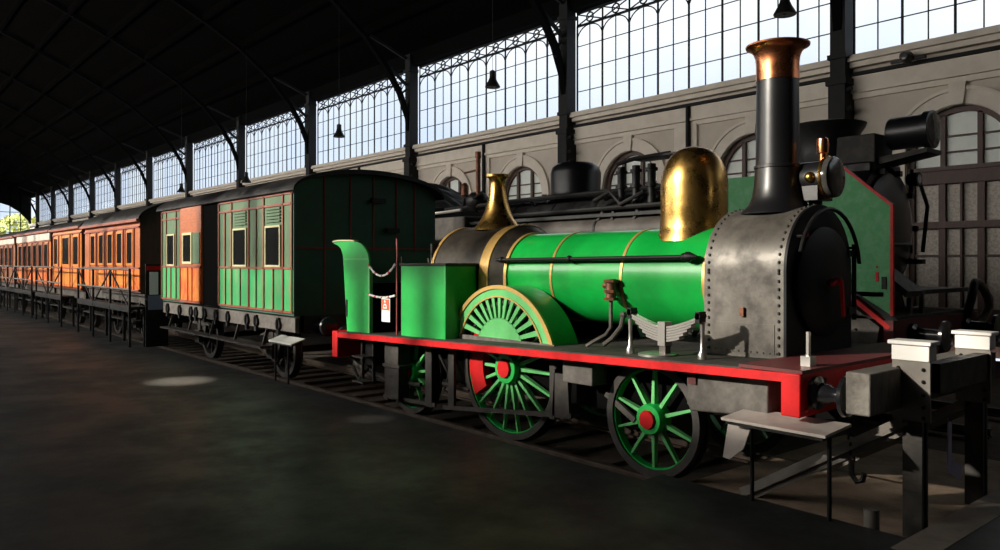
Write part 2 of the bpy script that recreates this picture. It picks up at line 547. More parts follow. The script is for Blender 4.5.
# far gable: low wall, glazing with bars above
mb = MB()
mb.box(XE - .3, XE, YN - .4, YW + .6, -.5, 4.8)
GA = [(19.95, 7.2), (19.74, 7.8), (18.54, 9.13), (17.36, 9.9), (16.2, 10.27), (12, 11.0), (5, 11.4)]
GA = GA + [(10 - a, b) for a, b in GA[-2::-1]]
ga = MB().strip(GA, [(a, 11.42 + (15.6 - abs(a - 5)) * 7.2 / 15.6) for a, b in GA], 'x', XE - .3, XE)
S('wall_gable', ga, 'rib_black')
w = S('wall_left', mb, 'plaster')
mb = MB()
for k in range(0, 25):
    y = YN + 30 * k / 24
    h = 11.4 + (15.6 - abs(y - 5)) * 7.2 / 15.6
    mb.box(XE - .1, XE, y - .06, y + .06, 4.8, h)
for z in (6.2, 7.6, 9.0, 10.4, 11.8, 13.2, 14.6):
    mb.box(XE - .1, XE, YN, YW, z - .04, z + .04)
mb.box(XE - .15, XE + .1, YN, YW, 4.7, 5.0)
g = S('window_14', mb, 'iron')
MB().prism([(YN, 4.8), (YW, 4.8), (YW, 11.5), (5, 18.6), (YN, 11.5)], 'x', XE - .06, XE - .05).build('pane', 'pane', g)

# trees seen through the far gable
for k, (x, y, h, r, lab) in enumerate([(-150, 15.5, 6.6, 4.2, 'yellow-green tree outside the far gable, nearest the glazed corner'),
                                      (-158, 23.5, 6.8, 4.6, 'yellow-green tree outside the far gable, beyond the side wall'),
                                      (-163, 6.0, 7.5, 5.2, 'broad yellow-green tree outside the middle of the far gable')]):
    t = thing('tree', (x, y, -.2), lab, 'tree', 'trees outside the hall')
    MB().tube([(x, y, -.3), (x + .2, y, h * .4), (x, y + .2, h * .75)], .35, 9, .14).build('trunk', 'bark', t)
    lf = MB()
    for q in range(900):
        v = Vector((R.gauss(0, 1), R.gauss(0, 1), R.gauss(0, 1))).normalized() * r * R.uniform(.55, 1) ** .6
        c = Vector((x, y, h)) + Vector((v.x, v.y, v.z * .8))
        a = Vector((R.gauss(0, 1), R.gauss(0, 1), R.gauss(0, 1))).normalized() * .42
        b = a.orthogonal().normalized() * .3
        lf.quad(c - a, c + b, c + a, c - b)
    o = lf.build('foliage', 'leaf', t, smooth=0)
    o['kind'] = 'stuff'
S('terrain', MB().box(-220, XE - .4, -60, 80, -.6, -.3), 'ballast')

# ------------------------------------------------------------------ tracks
def rail(y, x0, x1, lab):
    o = MB()
    o.box(x0, x1, y - .035, y + .035, -.07, -.03)
    o.box(x0, x1, y - .01, y + .01, -.13, -.07)
    o.box(x0, x1, y - .065, y + .065, -.15, -.125)
    o.build('rail', 'rail', None, lab, 'rail', 'rails of the museum tracks')
rail(5.98, -118, -3.0, 'steel rail nearest the platform, under the near wheels of the green locomotive')
rail(7.58, -118, -3.0, 'steel rail under the far wheels of the green locomotive')
rail(10.9, -60, -3.4, 'steel rail under the near side of the black locomotive')
rail(12.5, -60, -3.4, 'steel rail under the far side of the black locomotive')
k = 0
x = -3.3
while x > -24:
    MB().box(x - .13, x + .13, 5.5, 8.1, -.3, -.15).build('sleeper', 'sleeper', None, 'dark timber sleeper lying across the near track', 'sleeper', 'sleepers under the near track', bevel=.012)
    x -= .62

# ================================================================== GREEN LOCOMOTIVE
YC = 6.78
def zf(x):
    return 1.215 + .0256 * (x + 3.12)
def my(y, s):               # mirrored for the far side
    return y if s == 0 else 2 * YC - y

L = thing('steam_locomotive', (-6.5, YC, 0), 'bright green steam locomotive with brass dome, tall copper-capped chimney and red frame edge', 'locomotive')
XA, XB = -10.12, -3.0
# footplate and its red edge
mb = MB().prism([(XA, zf(XA) - .03), (XB, zf(XB) - .03), (XB, zf(XB)), (XA, zf(XA))], 'y', 5.5, 8.06)
mb.build('footplate', 'grime_shade', L)
for s in (0, 1):
    a, b = sorted((my(5.475, s), my(5.505, s)))
    MB().prism([(XA, zf(XA) - .082), (XB, zf(XB) - .082), (XB, zf(XB) - .012), (XA, zf(XA) - .012)], 'y', a, b).build('valance', 'red', L, label='red edge strip of the footplate' )
# frames
for s in (0, 1):
    a, b = sorted((my(6.10, s), my(6.14, s)))
    MB().prism([(-10.1, .62), (-8.5, .5), (-5.4, .5), (-3.0, .78), (-3.0, 1.17), (-10.1, 1.0)], 'y', a, b).build('frame', 'black_matte', L)
# buffer beams
def beam(x0, x1, z0, z1, nm):
    b = MB().box(x0, x1, 5.47, 8.09, z0, z1).build(nm, 'red', L, bevel=.01)
    return b
bf = beam(-3.13, -2.97, .875, 1.205, 'buffer_beam')
bt = MB()
for y in (5.55, 5.7, 6.25, 6.5, 7.05, 7.3, 7.85, 8.0):
    for z in (.93, 1.15):
        bt.sph((-2.965, y, z), .018, n=8)
bt.build('bolts', 'red', bf)
br = beam(-10.28, -10.12, .66, 1.04, 'buffer_beam')
# deck above the front beam, rear edge lip
MB().box(-3.5, -2.96, 5.48, 8.08, 1.206, 1.232).build('front_deck', 'red_deep', L)

def buffer(y, xb, d, z):
    b = MB()
    ax = 'x'
    pr = [(.13, 0), (.13, .03), (.085, .05), (.07, .12), (.055, .14), (.055, .2)]
    b.lathe([(r, t * d) for r, t in pr], (xb, y, z), ax, 20)
    o = b.build('buffer', 'black_gloss', L)
    h = MB().lathe([(0, .19 * d), (.05, .2 * d), (.12, .215 * d), (.155, .235 * d), (.15, .262 * d), (.08, .285 * d), (0, .292 * d)], (xb, y, z), ax, 24)
    h.build('buffer_head', 'black_gloss' if d > 0 else 'steel', o)
    for q in range(4):
        a = PI / 4 + q * PI / 2
        MB().sph((xb + .02 * d, y + .155 * math.cos(a), z + .13 * math.sin(a)), .02, n=8).build('mounting_bolt', 'steel', o)
buffer(5.70, -2.97, 1, 1.045)
buffer(2 * YC - 5.70, -2.97, 1, 1.045)
buffer(5.83, -10.28, -1, .92)
buffer(2 * YC - 5.83, -10.28, -1, .92)
# coupling hook and chains
mb = MB()
mb.tube([(-2.97, YC, 1.02), (-2.82, YC, 1.02), (-2.74, YC, .98), (-2.72, YC, .91), (-2.77, YC, .87), (-2.83, YC, .9)], .03, 8)
mb.build('coupling_hook', 'black', L)
def chain_links(y, z0, n, x=-2.9):
    c = MB()
    for k in range(n):
        z = z0 - .075 * k
        pts = []
        for q in range(13):
            a = 2 * PI * q / 12
            u, v = .024 * math.cos(a), .048 * math.sin(a)
            pts.append((x + (u if k % 2 else 0), y + (0 if k % 2 else u), z + v))
        c.tube(pts, .009, 5)
    z = z0 - .075 * n
    c.tube([(x, y, z + .06), (x, y, z - .05), (x + .045, y, z - .11), (x + .09, y, z - .09), (x + .10, y, z - .03)], .022, 7)
    c.build('safety_chain', 'black', L)
chain_links(6.14, .86, 6)
chain_links(7.2, .86, 6)

# wheels
def wheel(name, x, zc, rad, nsp, rh, s, start=90, cw=False):
    ys = lambda a, b: sorted((my(a, s), my(b, s)))
    y0, y1 = ys(5.94, 6.07)
    ty = MB().ring((x, 0, zc), rad - .075, rad, y0, y1, 64)
    f0, f1 = ys(6.045, 6.075)
    ty.ring((x, 0, zc), rad - .02, rad + .028, f0, f1, 64)
    w = ty.build(name, 'tyre', L)
    y0, y1 = ys(5.965, 6.05)
    MB().ring((x, 0, zc), rad - .09, rad - .073, y0, y1, 64).build('rim', 'green_matte', w, label='green painted rim')
    sp = MB()
    for k in range(nsp):
        a = math.radians(start + 360 * k / nsp)
        ca, sa = math.cos(a), math.sin(a)
        yc = (y0 + y1) / 2
        p, q = (x + ca * rh * .8, yc, zc + sa * rh * .8), (x + ca * (rad - .09), yc, zc + sa * (rad - .09))
        n1, n2 = .020, .012
        vs = []
        for c, ww, hh in ((p, n1, .035), (q, n2, .022)):
            for i, j in ((-1, -1), (1, -1), (1, 1), (-1, 1)):
                vs.append((c[0] - sa * i * ww, c[1] + j * hh, c[2] + ca * i * ww))
        sp.add(vs, [(0, 3, 2, 1), (4, 5, 6, 7), (0, 1, 5, 4), (1, 2, 6, 5), (2, 3, 7, 6), (3, 0, 4, 7)])
    sp.build('spokes', 'green_light', w, label='green spokes')
    h0 = my(5.90, s)
    d = 1 if s == 0 else -1
    MB().lathe([(0, 0), (rh * .94, 0), (rh, .015 * d), (rh, .17 * d), (0, .17 * d)], (x, h0, zc), 'y', 32).build('hub', 'green_matte', w, label='green hub')
    MB().lathe([(0, -.03 * d), (rh * .58, -.03 * d), (rh * .62, -.018 * d), (rh * .62, .01 * d), (0, .01 * d)], (x, h0, zc), 'y', 10).build('hub_cap', 'red', w, label='red hub cap')
    if cw:
        a0, a1 = 148, 212
        ro, ri = rad - .1, rad - .36
        po, pi_ = arc(x, zc, ro, a0, a1, 14), arc(x, zc, ri, a1, a0, 14)
        c0, c1 = ys(5.955, 6.06)
        MB().prism(po + pi_, 'y', c0, c1).build('counterweight', 'red', w, label='red counterweight')
    return w
for s in (0, 1):
    wheel('leading_wheel', -4.76, .53, .562, 10, .15, s)
    wheel('driving_wheel', -6.88, .80, .835, 18, .185, s, 100, True)
    wheel('trailing_wheel', -8.93, .53, .562, 10, .15, s, 80)
for x, z in ((-4.76, .53), (-6.88, .80), (-8.93, .53)):
    MB().cyl((x, 6.05, z), (x, 7.5, z), .075, 16).build('axle', 'grime_shade', L)

# outside framing below the footplate
for s in (0, 1):
    y = lambda a, b: sorted((my(a, s), my(b, s)))
    a, b = y(5.80, 5.84)
    def post(x0, x1, z0, z1, nm='hornguide', m='grime_shade', ww=0.0):
        MB().prism([(x0, z0), (x1, z0), (x1 - ww, z1), (x0 + ww, z1)], 'y', a, b).build(nm, m, L)
    post(-7.86, -7.74, .22, 1.02)
    post(-6.02, -5.94, .36, 1.10)
    post(-5.98, -5.72, .40, .86, 'hornguide', 'grime_shade', .03)
    post(-8.36, -8.22, .16, .98)
    post(-9.36, -9.28, .12, .98)
    MB().bar((-7.98, (a + b) / 2, .20), (-5.70, (a + b) / 2, .435), .035, .05).build('tie_bar', 'grime_shade', L)
    MB().bar((-9.4, (a + b) / 2, .16), (-8.15, (a + b) / 2, .20), .035, .05).build('tie_bar', 'grime_shade', L)
    p = MB()
    p.tube([(-7.8, (a + b) / 2, 1.0), (-6.1, (a + b) / 2, 1.045), (-6.0, (a + b) / 2, 1.02), (-5.94, (a + b) / 2, .9)], .022, 8)
    p.build('sand_pipe', 'grime_shade', L)
    c, d = y(5.72, 5.95)
    MB().box(-5.74, -5.32, c, d, .80, 1.10).build('oil_box', 'steel_dull', L, bevel=.008)
    c, d = y(5.70, 5.9)
    e = MB().box(-9.20, -8.86, c, d, .64, .95)
    e.box(-9.24, -8.82, c - .01, d + .01, .60, .65)
    e.build('axle_box', 'grime_shade', L, bevel=.01)
    MB().box(-9.18, -8.88, c + .02, d, .18, .60).build('axle_guard', 'grime_shade', L, bevel=.01)
    MB().box(-9.86, -9.50, c, d, .58, .95).build('tool_box', 'black', L, bevel=.01)
    MB().bar((-5.36, 5.98 if s == 0 else 7.58, .70), (-4.98, 5.98 if s == 0 else 7.58, .48), .04, .06).build('brake_rod', 'steel_dull', L)
    # cylinder cladding under the smokebox
    c, d = y(5.68, 6.12)
    z1, z2 = zf(-4.15) - .035, zf(-3.38) - .035
    cy = MB().prism([(-4.15, .80), (-4.10, .74), (-3.42, .79), (-3.36, .82), (-3.36, z2), (-4.15, z1)], 'y', c, d)
    cy = cy.build('cylinder_casing', 'steel_dull', L, bevel=.012)
    lv = MB().box(-4.12, -4.04, c - .02 if s == 0 else d, c if s == 0 else d + .02, .98, 1.09)
    lv.build('plate', 'red_deep', cy, label='small red plate')
    # steps by the cab
    st = MB()
    for z in (.35, .7):
        st.box(-9.75, -9.45, min(my(5.5, s), my(5.7, s)), max(my(5.5, s), my(5.7, s)), z, z + .025)
    for xx in (-9.76, -9.46):
        st.box(xx, xx + .02, min(my(5.66, s), my(5.70, s)), max(my(5.66, s), my(5.7, s)), .34, 1.02)
    st.build('step', 'grime_shade', L)
# pipework and rear brake gear in the shade below
pg = MB()
pg.tube([(-9.9, 5.85, .42), (-9.4, 5.88, .36), (-8.6, 5.9, .40)], .03, 7)
pg.tube([(-10.0, 5.9, .75), (-9.85, 5.85, .5), (-9.6, 5.85, .42), (-9.2, 5.9, .3)], .028, 7)
pg.tube([(-8.1, 5.9, .48), (-7.6, 5.95, .45)], .03, 7)
pg.tube([(-8.18, 5.9, .85), (-8.0, 5.92, .6), (-8.08, 5.9, .4), (-7.9, 5.95, .3)], .02, 7)
pg.tube([(-9.7, 5.75, .55), (-9.9, 5.7, .35), (-10.1, 5.72, .5)], .03, 7)
pg.build('pipework', 'grime_shade', L)
MB().box(-8.6, -7.45, 6.25, 7.3, .42, 1.2).build('ash_pan', 'black', L, bevel=.02)

# boiler
ZB, RB = 1.875, .535
MB().lathe([(RB, -7.26), (RB, -4.28)], (0, YC, ZB), 'x', 72).build('boiler', 'green', L)
for x in (-6.46, -5.40, -4.37):
    MB().lathe([(RB, x - .017), (RB + .008, x - .017), (RB + .008, x + .017), (RB, x + .017)], (0, YC, ZB), 'x', 72).build('boiler_band', 'gilt', L, label='brass boiler band')
# firebox with raised wrapper
def archpoly(r, zc, zb, n=32):
    return [(YC - r, zb)] + [(YC + r * math.cos(a), zc + r * math.sin(a)) for a in [PI - PI * k / n for k in range(n + 1)]] + [(YC + r, zb)]
RF = .655
MB().prism(archpoly(RF, ZB, zf(-8)), 'x', -8.66, -7.62).build('firebox', 'brass_old', L)
def loft(poly_a, xa, poly_b, xb):
    m = MB()
    n = len(poly_a)
    m.add([(xa, *p) for p in poly_a] + [(xb, *p) for p in poly_b],
          [(i, (i + 1) % n, n + (i + 1) % n, n + i) for i in range(n)] + [tuple(range(n)), tuple(range(2 * n - 1, n - 1, -1))])
    return m
loft(archpoly(RF + .008, ZB, zf(-8)), -7.64, archpoly(RF + .012, ZB, zf(-8)), -7.46).build('firebox_band', 'gilt', L, label='broad brass band')
loft(archpoly(RF, ZB, zf(-8)), -7.46, archpoly(RB + .012, ZB, zf(-8)), -7.27).build('throat_plate', 'brass_old', L)
MB().prism(archpoly(RB + .022, ZB, zf(-8)), 'x', -7.285, -7.235).build('throat_band', 'gilt', L, label='narrow brass band')
MB().prism(archpoly(RF + .014, ZB, zf(-8)), 'x', -8.70, -8.64).build('firebox_band', 'gilt', L, label='thin brass band at the cab end')
# safety valve column
MB().lathe([(.33, -.02), (.31, .02), (.27, .07), (.215, .15), (.17, .26), (.138, .38), (.115, .50), (.10, .62), (.105, .66), (.135, .70), (.165, .705), (.165, .735), (.125, .74), (.10, .68), (0, .66)],
           (-8.05, YC, 2.50), 'z', 40).build('safety_valve_column', 'brass', L, label='brass trumpet-shaped safety valve column')
# dome
MB().lathe([(.385, -.13), (.372, -.06), (.358, -.02), (.347, .04), (.345, .14), (.345, .46), (.338, .54), (.318, .62), (.285, .70), (.235, .77), (.17, .82), (.09, .85), (0, .858)],
           (-4.86, YC, 2.395), 'z', 56).build('dome', 'brass', L, label='polished brass steam dome')
# smokebox
RS, ZS = .585, 1.975
rv = MB().prism(archpoly(RS, ZS, zf(-4), 40), 'x', -4.325, -3.51)
def arch_pts(r, zc, zb, step):
    pts = []
    z = zb
    while z < zc:
        pts.append((YC - r, z))
        z += step
    nn = int(PI * r / step)
    for k in range(nn + 1):
        a = PI - PI * k / nn
        pts.append((YC + r * math.cos(a), zc + r * math.sin(a)))
    z = zc - step
    while z > zb:
        pts.append((YC + r, z))
        z -= step
    return pts
for x in (-4.275, -3.56):
    for y, z in arch_pts(RS, ZS, 1.25, .07):
        rv.sph((x, y, z), .017, n=6)
for k in range(11):
    rv.sph((-4.2 + .062 * k, YC - RS, 1.245), .012, n=6)
sb = rv.build('smokebox', 'steel', L)
sb.data.materials.append(M['black'])
for p in sb.data.polygons:                            # rivet heads are a surface pattern of the smokebox
    if p.area < .0003:
        p.material_index = 1
sl = MB().box(-4.2, -3.6, YC - RS - .006, YC - RS, 1.235, 1.50)
sl.build('patch_plate', 'steel', sb)
MB().box(-3.93, -3.89, YC - RS - .03, YC - RS, 1.56, 1.64).build('latch', 'copper_old', sb)
# smokebox front and door
fr = MB().prism(archpoly(RS + .012, ZS, zf(-3.5), 40), 'x', -3.51, -3.485).build('smokebox_front', 'front_black', L)
dr = MB().lathe([(.50, .0), (.50, .02), (.47, .035), (.30, .06), (.10, .075), (0, .077)], (-3.465, YC + .02, 1.87), 'x', 48).build('smokebox_door', 'front_black', L)
hd = MB()
hd.cyl((-3.40, YC + .02, 1.87), (-3.30, YC + .02, 1.87), .03, 10)
hd.bar((-3.33, YC - .10, 1.85), (-3.33, YC + .06, 1.90), .025, .03)
hd.bar((-3.30, YC + .02, 1.88), (-3.30, YC + .06, 1.56), .025, .03)
hd.build('door_handle', 'red', dr, label='red door handle')
hg = MB()
hg.box(-3.46, -3.42, YC + .42, YC + .56, 2.10, 2.16)
hg.box(-3.46, -3.42, YC + .42, YC + .56, 1.56, 1.62)
hg.cyl((-3.44, YC + .56, 1.5), (-3.44, YC + .56, 2.22), .022, 8)
hg.build('door_hinge', 'black', dr)
hr = MB()
pts = [(-3.40, YC + .02 + .57 * math.cos(a), 1.93 + .60 * math.sin(a)) for a in [math.radians(160 - 150 * k / 20) for k in range(21)]]
hr.tube(pts, .018, 8)
for k in (2, 10, 18):
    hr.cyl(pts[k], (-3.48, pts[k][1], pts[k][2]), .014, 6)
hr.build('handrail', 'black', L)
MB().box(-3.468, -3.45, YC - .36, YC - .27, 2.27, 2.31).build('number_plate', 'red', fr, label='small red plate')
MB().bar((-3.44, YC - .36, 1.72), (-3.44, YC - .36, 1.86), .015, .015).build('lamp_hook', 'bright', fr)
# chimney
ch = MB().lathe([(.345, -.03), (.33, .0), (.275, .05), (.235, .13), (.215, .24), (.206, .40), (.215, .405), (.215, .43), (.20, .435), (.192, 1.24)],
                (-3.91, YC, 2.535), 'z', 48).build('chimney', 'black_satin', L)
MB().lathe([(.197, 1.235), (.195, 1.30), (.196, 1.40), (.203, 1.46), (.222, 1.51), (.255, 1.545), (.290, 1.56), (.293, 1.575), (.26, 1.585), (.16, 1.58), (.15, 1.45), (0, 1.40)],
           (-3.91, YC, 2.535), 'z', 48).build('chimney_cap', 'copper', ch, label='copper flared chimney cap')
# headlamp in front of the chimney
hy, hz, hx = 6.93, 2.83, -3.48
hl = MB().lathe([(0, -.27), (.15, -.27), (.16, -.25), (.16, 0), (.0, 0)], (hx, hy, hz), 'x', 28)
hl.box(hx - .24, hx - .04, hy - .14, hy + .14, hz - .21, hz - .06)
hl.build('headlamp', 'black_satin', L)
hl_o = bpy.data.objects[[o.name for o in L.children if o.name.startswith('headlamp')][-1]]
MB().lathe([(.16, -.02), (.196, -.015), (.202, .0), (.196, .015), (.17, .015), (.16, -.02)], (hx, hy, hz), 'x', 32).build('lamp_rim', 'brass', hl_o, label='brass lamp rim')
MB().lathe([(0, .085), (.15, .08), (.185, .065), (.19, .05), (.19, .01), (0, .01)], (hx, hy, hz), 'x', 32).build('lamp_glass', 'lens', hl_o)
MB().sph((hx - .1, hy - .16, hz + .0), .05, n=12).build('lamp_knob', 'brass', hl_o, label='brass knob')
MB().lathe([(.035, .14), (.035, .22), (.05, .23), (.055, .31), (.05, .36), (.03, .37), (.03, .35), (0, .35)], (hx - .05, hy - .02, hz), 'z', 16).build('lamp_vent', 'copper', hl_o, label='copper lamp vent')
MB().lathe([(.10, -.32), (.06, -.25), (.06, -.18)], (hx - .13, hy, hz), 'z', 12).build('lamp_bracket', 'black', hl_o)
# boiler handrails
for s in (0, 1):
    yh, yb = my(6.185, s), my(6.30, s)
    h = MB().tube([(-7.36, yh, 2.075), (-4.47, yh, 2.10)], .021, 10)
    for x in (-7.27, -6.1, -4.55):
        z = 2.075 + (x + 7.36) / 2.89 * .025
        h.sph((x, yh, z), .04, n=10)
        h.cyl((x, yh, z), (x, yb, z - .06), .014, 8)
    h.lathe([(.018, 0), (.05, .0), (.05, .03), (.012, .12), (0, .12)], (-4.52, yh, 2.10), 'x', 14)
    h.build('boiler_handrail', 'rail_black', L)
    # clack valve
    a = my(6.17, s)
    v = MB().cyl((-5.47, a, 1.66), (-5.47, a, 1.87), .055, 14)
    for z in (1.66, 1.74, 1.85):
        v.cyl((-5.47, a, z - .015), (-5.47, a, z + .015), .08, 6)
    v.cyl((-5.47, a, 1.76), (-5.47, my(6.30, s), 1.80), .05, 10)
    v.sph((-5.55, a, 1.80), .035, n=8)
    v = v.build('clack_valve', 'copper_old', L, label='dull copper clack valve')
    p = MB().tube([(-5.47, a, 1.66), (-5.47, a, 1.36), (-5.50, my(6.12, s), 1.28), (-5.60, my(6.02, s), 1.20), (-5.66, my(6.0, s), 1.16)], .021, 8)
    p.build('feed_pipe', 'steel', L)
    q = MB().tube([(-5.28, my(6.15, s), 1.50), (-5.27, my(6.10, s), 1.38), (-5.34, my(6.04, s), 1.26), (-5.42, my(6.0, s), 1.19)], .026, 8)
    q.sph((-5.28, my(6.15, s), 1.5), .04, n=8)
    q.build('drain_pipe', 'steel', L)
    # leaf spring on the footplate
    y0, y1 = sorted((my(5.74, s), my(5.82, s)))
    sp = MB()
    for sg in (-1, 1):
        for k in range(6):
            l = .40 - .042 * k
            zc, zt = 1.475 - .026 * k, 0
            pts_t = [(-4.465 + sg * l * t, 1.455 - .024 * k + .115 * (t * l / .40) ** 1.5) for t in (0, .25, .5, .75, 1)]
            pts_b = [(p[0], p[1] - .021) for p in pts_t]
            sp.strip(pts_b, pts_t, 'y', y0, y1)
    sp = sp.build('leaf_spring', 'bright', L)
    MB().box(-4.505, -4.425, y0 - .015, y1 + .015, 1.28, 1.50).build('spring_buckle', 'bright', sp)
    MB().box(-4.50, -4.43, y0, y1, zf(-4.46) + .0, 1.30).build('spring_post', 'steel', sp)
    for sg in (-1, 1):
        x = -4.465 + sg * .39
        hh = MB().box(x - .022, x + .022, y0 - .01, y1 + .01, 1.51, 1.61)
        hh.lathe([(.03, -.05), (.03, .05)], (x, (y0 + y1) / 2, 1.57), 'y', 12)
        hh.build('spring_shackle', 'black', sp)
        MB().lathe([(.04, 0), (.042, .04), (.022, .08), (.018, .2), (.024, .33)], (x + sg * .02, (y0 + y1) / 2, zf(x)), 'z', 12).build('spring_hanger', 'bright', sp)
    MB().lathe([(.18, 0), (.18, .02), (.1, .035), (0, .035)], (-4.55, (y0 + y1) / 2, zf(-4.55)), 'z', 16).build('oil_cup', 'bright', L)
    # side tank in front of the cab
    y0, y1 = sorted((my(5.63, s), my(6.12, s)))
    tk = MB().box(-8.68, -7.68, y0, y1, zf(-8.1) - .02, 2.005).build('side_tank', 'green_matte', L, bevel=.015)
    MB().box(-8.70, -7.66, y0 - .015, y1 + .015, 2.0, 2.035).build('tank_lid', 'grime_shade', tk, bevel=.006)
    # splasher with fan openings
    xc, z0, Rr, zc = -6.92, zf(-6.86) + .0, .965, .805
    def rho(a):
        ca, sa = math.cos(a), math.sin(a)
        dz = z0 - .02 - zc
        return -dz * sa + math.sqrt(dz * dz * sa * sa - dz * dz + Rr * Rr)
    yo, yi = my(5.85, s), my(5.875, s)
    ya, yb2 = sorted((yo, yi))
    N = 48
    angs = [PI * k / N for k in range(N + 1)]
    P = lambda a, f: (xc + math.cos(a) * rho(a) * f, z0 - .02 + math.sin(a) * rho(a) * f)
    fc = MB()
    fc.strip([P(a, .80) for a in angs], [P(a, .985) for a in angs], 'y', ya, yb2)
    fc.prism([P(a, .44) for a in angs], 'y', ya, yb2)
    for k in range(13):
        am = math.radians(14 + 152 * k / 12)
        w1, w2 = math.radians(3.4), math.radians(2.7)
        fc.prism([P(am - w1, .43), P(am + w1, .43), P(am + w2, .81), P(am - w2, .81)], 'y', ya, yb2)
    fo = fc.build('splasher', 'green_light', L, label='green wheel splasher pierced by a fan of slots')
    bd = MB()
    b0, b1 = sorted((my(5.832, s), my(5.86, s)))
    bd.strip([P(a, .95) for a in angs], [P(a, 1.015) for a in angs], 'y', b0, b1)
    bd.strip([P(a, .80) for a in angs], [P(a, .825) for a in angs], 'y', b0 + .005, b1)
    bd.build('beading', 'gilt', fo, label='brass beading')
    cv = MB()
    c0, c1 = sorted((my(5.86, s), my(6.24, s)))
    cv.strip([P(a, .985) for a in angs], [P(a, 1.0) for a in angs], 'y', c0, c1)
    cv.build('splasher_top', 'green_matte', fo)
    c0, c1 = sorted((my(6.225, s), my(6.24, s)))
    MB().prism([P(a, .99) for a in angs], 'y', c0, c1).build('backing_plate', 'black_matte', fo)
    bs = MB().box(-7.82, -5.98, min(my(5.83, s), my(5.86, s)), max(my(5.83, s), my(5.86, s)), zf(-6.86) - .03, zf(-6.86) + .035)
    bs.build('base_strip', 'steel_dull', fo)
    # curved bunker sheet at the back of the cab
    y0, y1 = sorted((my(5.62, s), my(5.65, s)))
    DX = -.11
    top = [(-9.36, 1.98), (-9.37, 2.08), (-9.42, 2.18), (-9.50, 2.26), (-9.60, 2.315), (-9.75, 2.345), (-10.0, 2.355), (-10.25, 2.36), (-10.40, 2.345),
           (-10.40, 2.325), (-10.28, 2.30), (-10.18, 2.25), (-10.12, 2.15), (-10.10, 2.0)]
    top = [(a + DX, b) for a, b in top]
    bk = MB().prism([(-9.36 + DX, zf(-9.4) - .01)] + top + [(-10.10 + .0, zf(-10.1) - .01)], 'y', y0, y1).build('cab_side_sheet', 'green_matte', L)
    e = MB().box(-9.49, -9.45, y0 - .012, y1 + .012, zf(-9.4), 1.98)
    e.build('edge_moulding', 'green_light', bk)
    MB().box(-10.12, -10.09, y0 - .012, y1 + .012, 1.25, 1.50).build('handle', 'black', bk)
    e = MB().strip(top[5:9], [(p[0], p[1] + .02) for p in top[5:9]], 'y', y0 - .02, y1 + .02).build('top_bead', 'cream', bk)
    e = MB().box(-10.19, -9.51, y0 - .004, y1 + .004, 2.085, 2.10).build('seam', 'green_light', bk)
    # cab handrail post
    hp = MB().tube([(-8.82, my(5.66, s), zf(-8.8)), (-8.82, my(5.66, s), 2.05), (-8.84, my(5.68, s), 2.15), (-8.92, my(5.72, s), 2.36)], .014, 8)
    hp.build('handrail_post', 'lining_dark', L)
    hp = MB().tube([(-8.70, my(5.66, s), zf(-8.8)), (-8.70, my(5.66, s), 2.12)], .014, 8)
    hp.build('handrail_post', 'grime_shade', L)
MB().box(-10.10, -10.07, 5.65, 7.91, zf(-10.1), 2.2).build('bunker_back', 'green_dark', L)
MB().box(-9.5, -9.47, 5.65, 7.91, zf(-9.4), 1.75).build('bunker_front', 'black_matte', L)
bp = MB().box(-8.74, -8.70, 6.15, 7.4, zf(-8.7), 2.3)
bp.build('backhead', 'black', L)
bp = MB()
bp.cyl((-8.76, 6.6, 1.9), (-8.90, 6.6, 1.9), .05, 10)
bp.cyl((-8.76, 7.0, 2.1), (-8.90, 7.0, 2.1), .08, 14)
bp.tube([(-8.72, 6.4, 1.6), (-8.9, 6.3, 1.75), (-9.0, 6.3, 2.1)], .02, 7)
bp.build('cab_fittings', 'brass_old', L)
# small lamp iron on the front deck
MB().bar((-3.08, 5.80, 1.23), (-3.08, 5.80, 1.50), .035, .02).build('lamp_iron', 'bright', L)
MB().box(-3.12, -3.04, 5.75, 5.85, 1.23, 1.31).build('lamp_iron_foot', 'bright', L)

# barrier chains and notice across the cab entrance
def chain_run(p, q, sag, n, a, b, lab):
    t = thing('barrier_chain', p, lab, 'chain', 'chains across the cab entrance')
    pts = []
    for k in range(n + 1):
        u = k / n
        pts.append((p[0] + (q[0] - p[0]) * u, p[1] + (q[1] - p[1]) * u, p[2] + (q[2] - p[2]) * u - sag * 4 * u * (1 - u)))
    wh, rd = MB(), MB()
    for k in range(n):
        (wh if k % 4 >= a else rd).tube([pts[k], pts[k + 1]], .016 if k % 2 else .011, 6)
    wh.build('white_links', 'card_white', t)
    rd.build('red_links', 'chain_red', t)
chain_run((-9.47, 5.60, 2.02), (-8.82, 5.63, 2.02), .16, 16, 1, 4, 'sagging red and white chain across the cab entrance, the upper one')
chain_run((-9.47, 5.60, 1.60), (-8.82, 5.63, 1.60), .035, 16, 1, 4, 'nearly straight red and white chain across the cab entrance, above the notice')
t = thing('notice_card', (-8.98, 5.59, 1.24), 'white notice card with an orange square hanging on the cab entrance chain', 'sign')
MB().box(-9.09, -8.88, 5.585, 5.592, 1.24, 1.555).build('card', 'card_white', t)
s_ = MB().box(-9.085, -8.90, 5.578, 5.586, 1.40, 1.545).build('square', 'card_orange', t, label='orange square with a pale figure')
g = MB()
g.lathe([(0, 0), (.018, 0), (.018, .004), (0, .004)], (-8.99, 5.574, 1.515), 'y', 12)
g.strip(arc(-8.99, 1.44, .028, 180, 0, 10), arc(-8.99, 1.44, .045, 180, 0, 10), 'y', 5.574, 5.579)
g.box(-9.035, -8.945, 5.574, 5.579, 1.42, 1.44)
g.build('figure', 'card_white', s_)

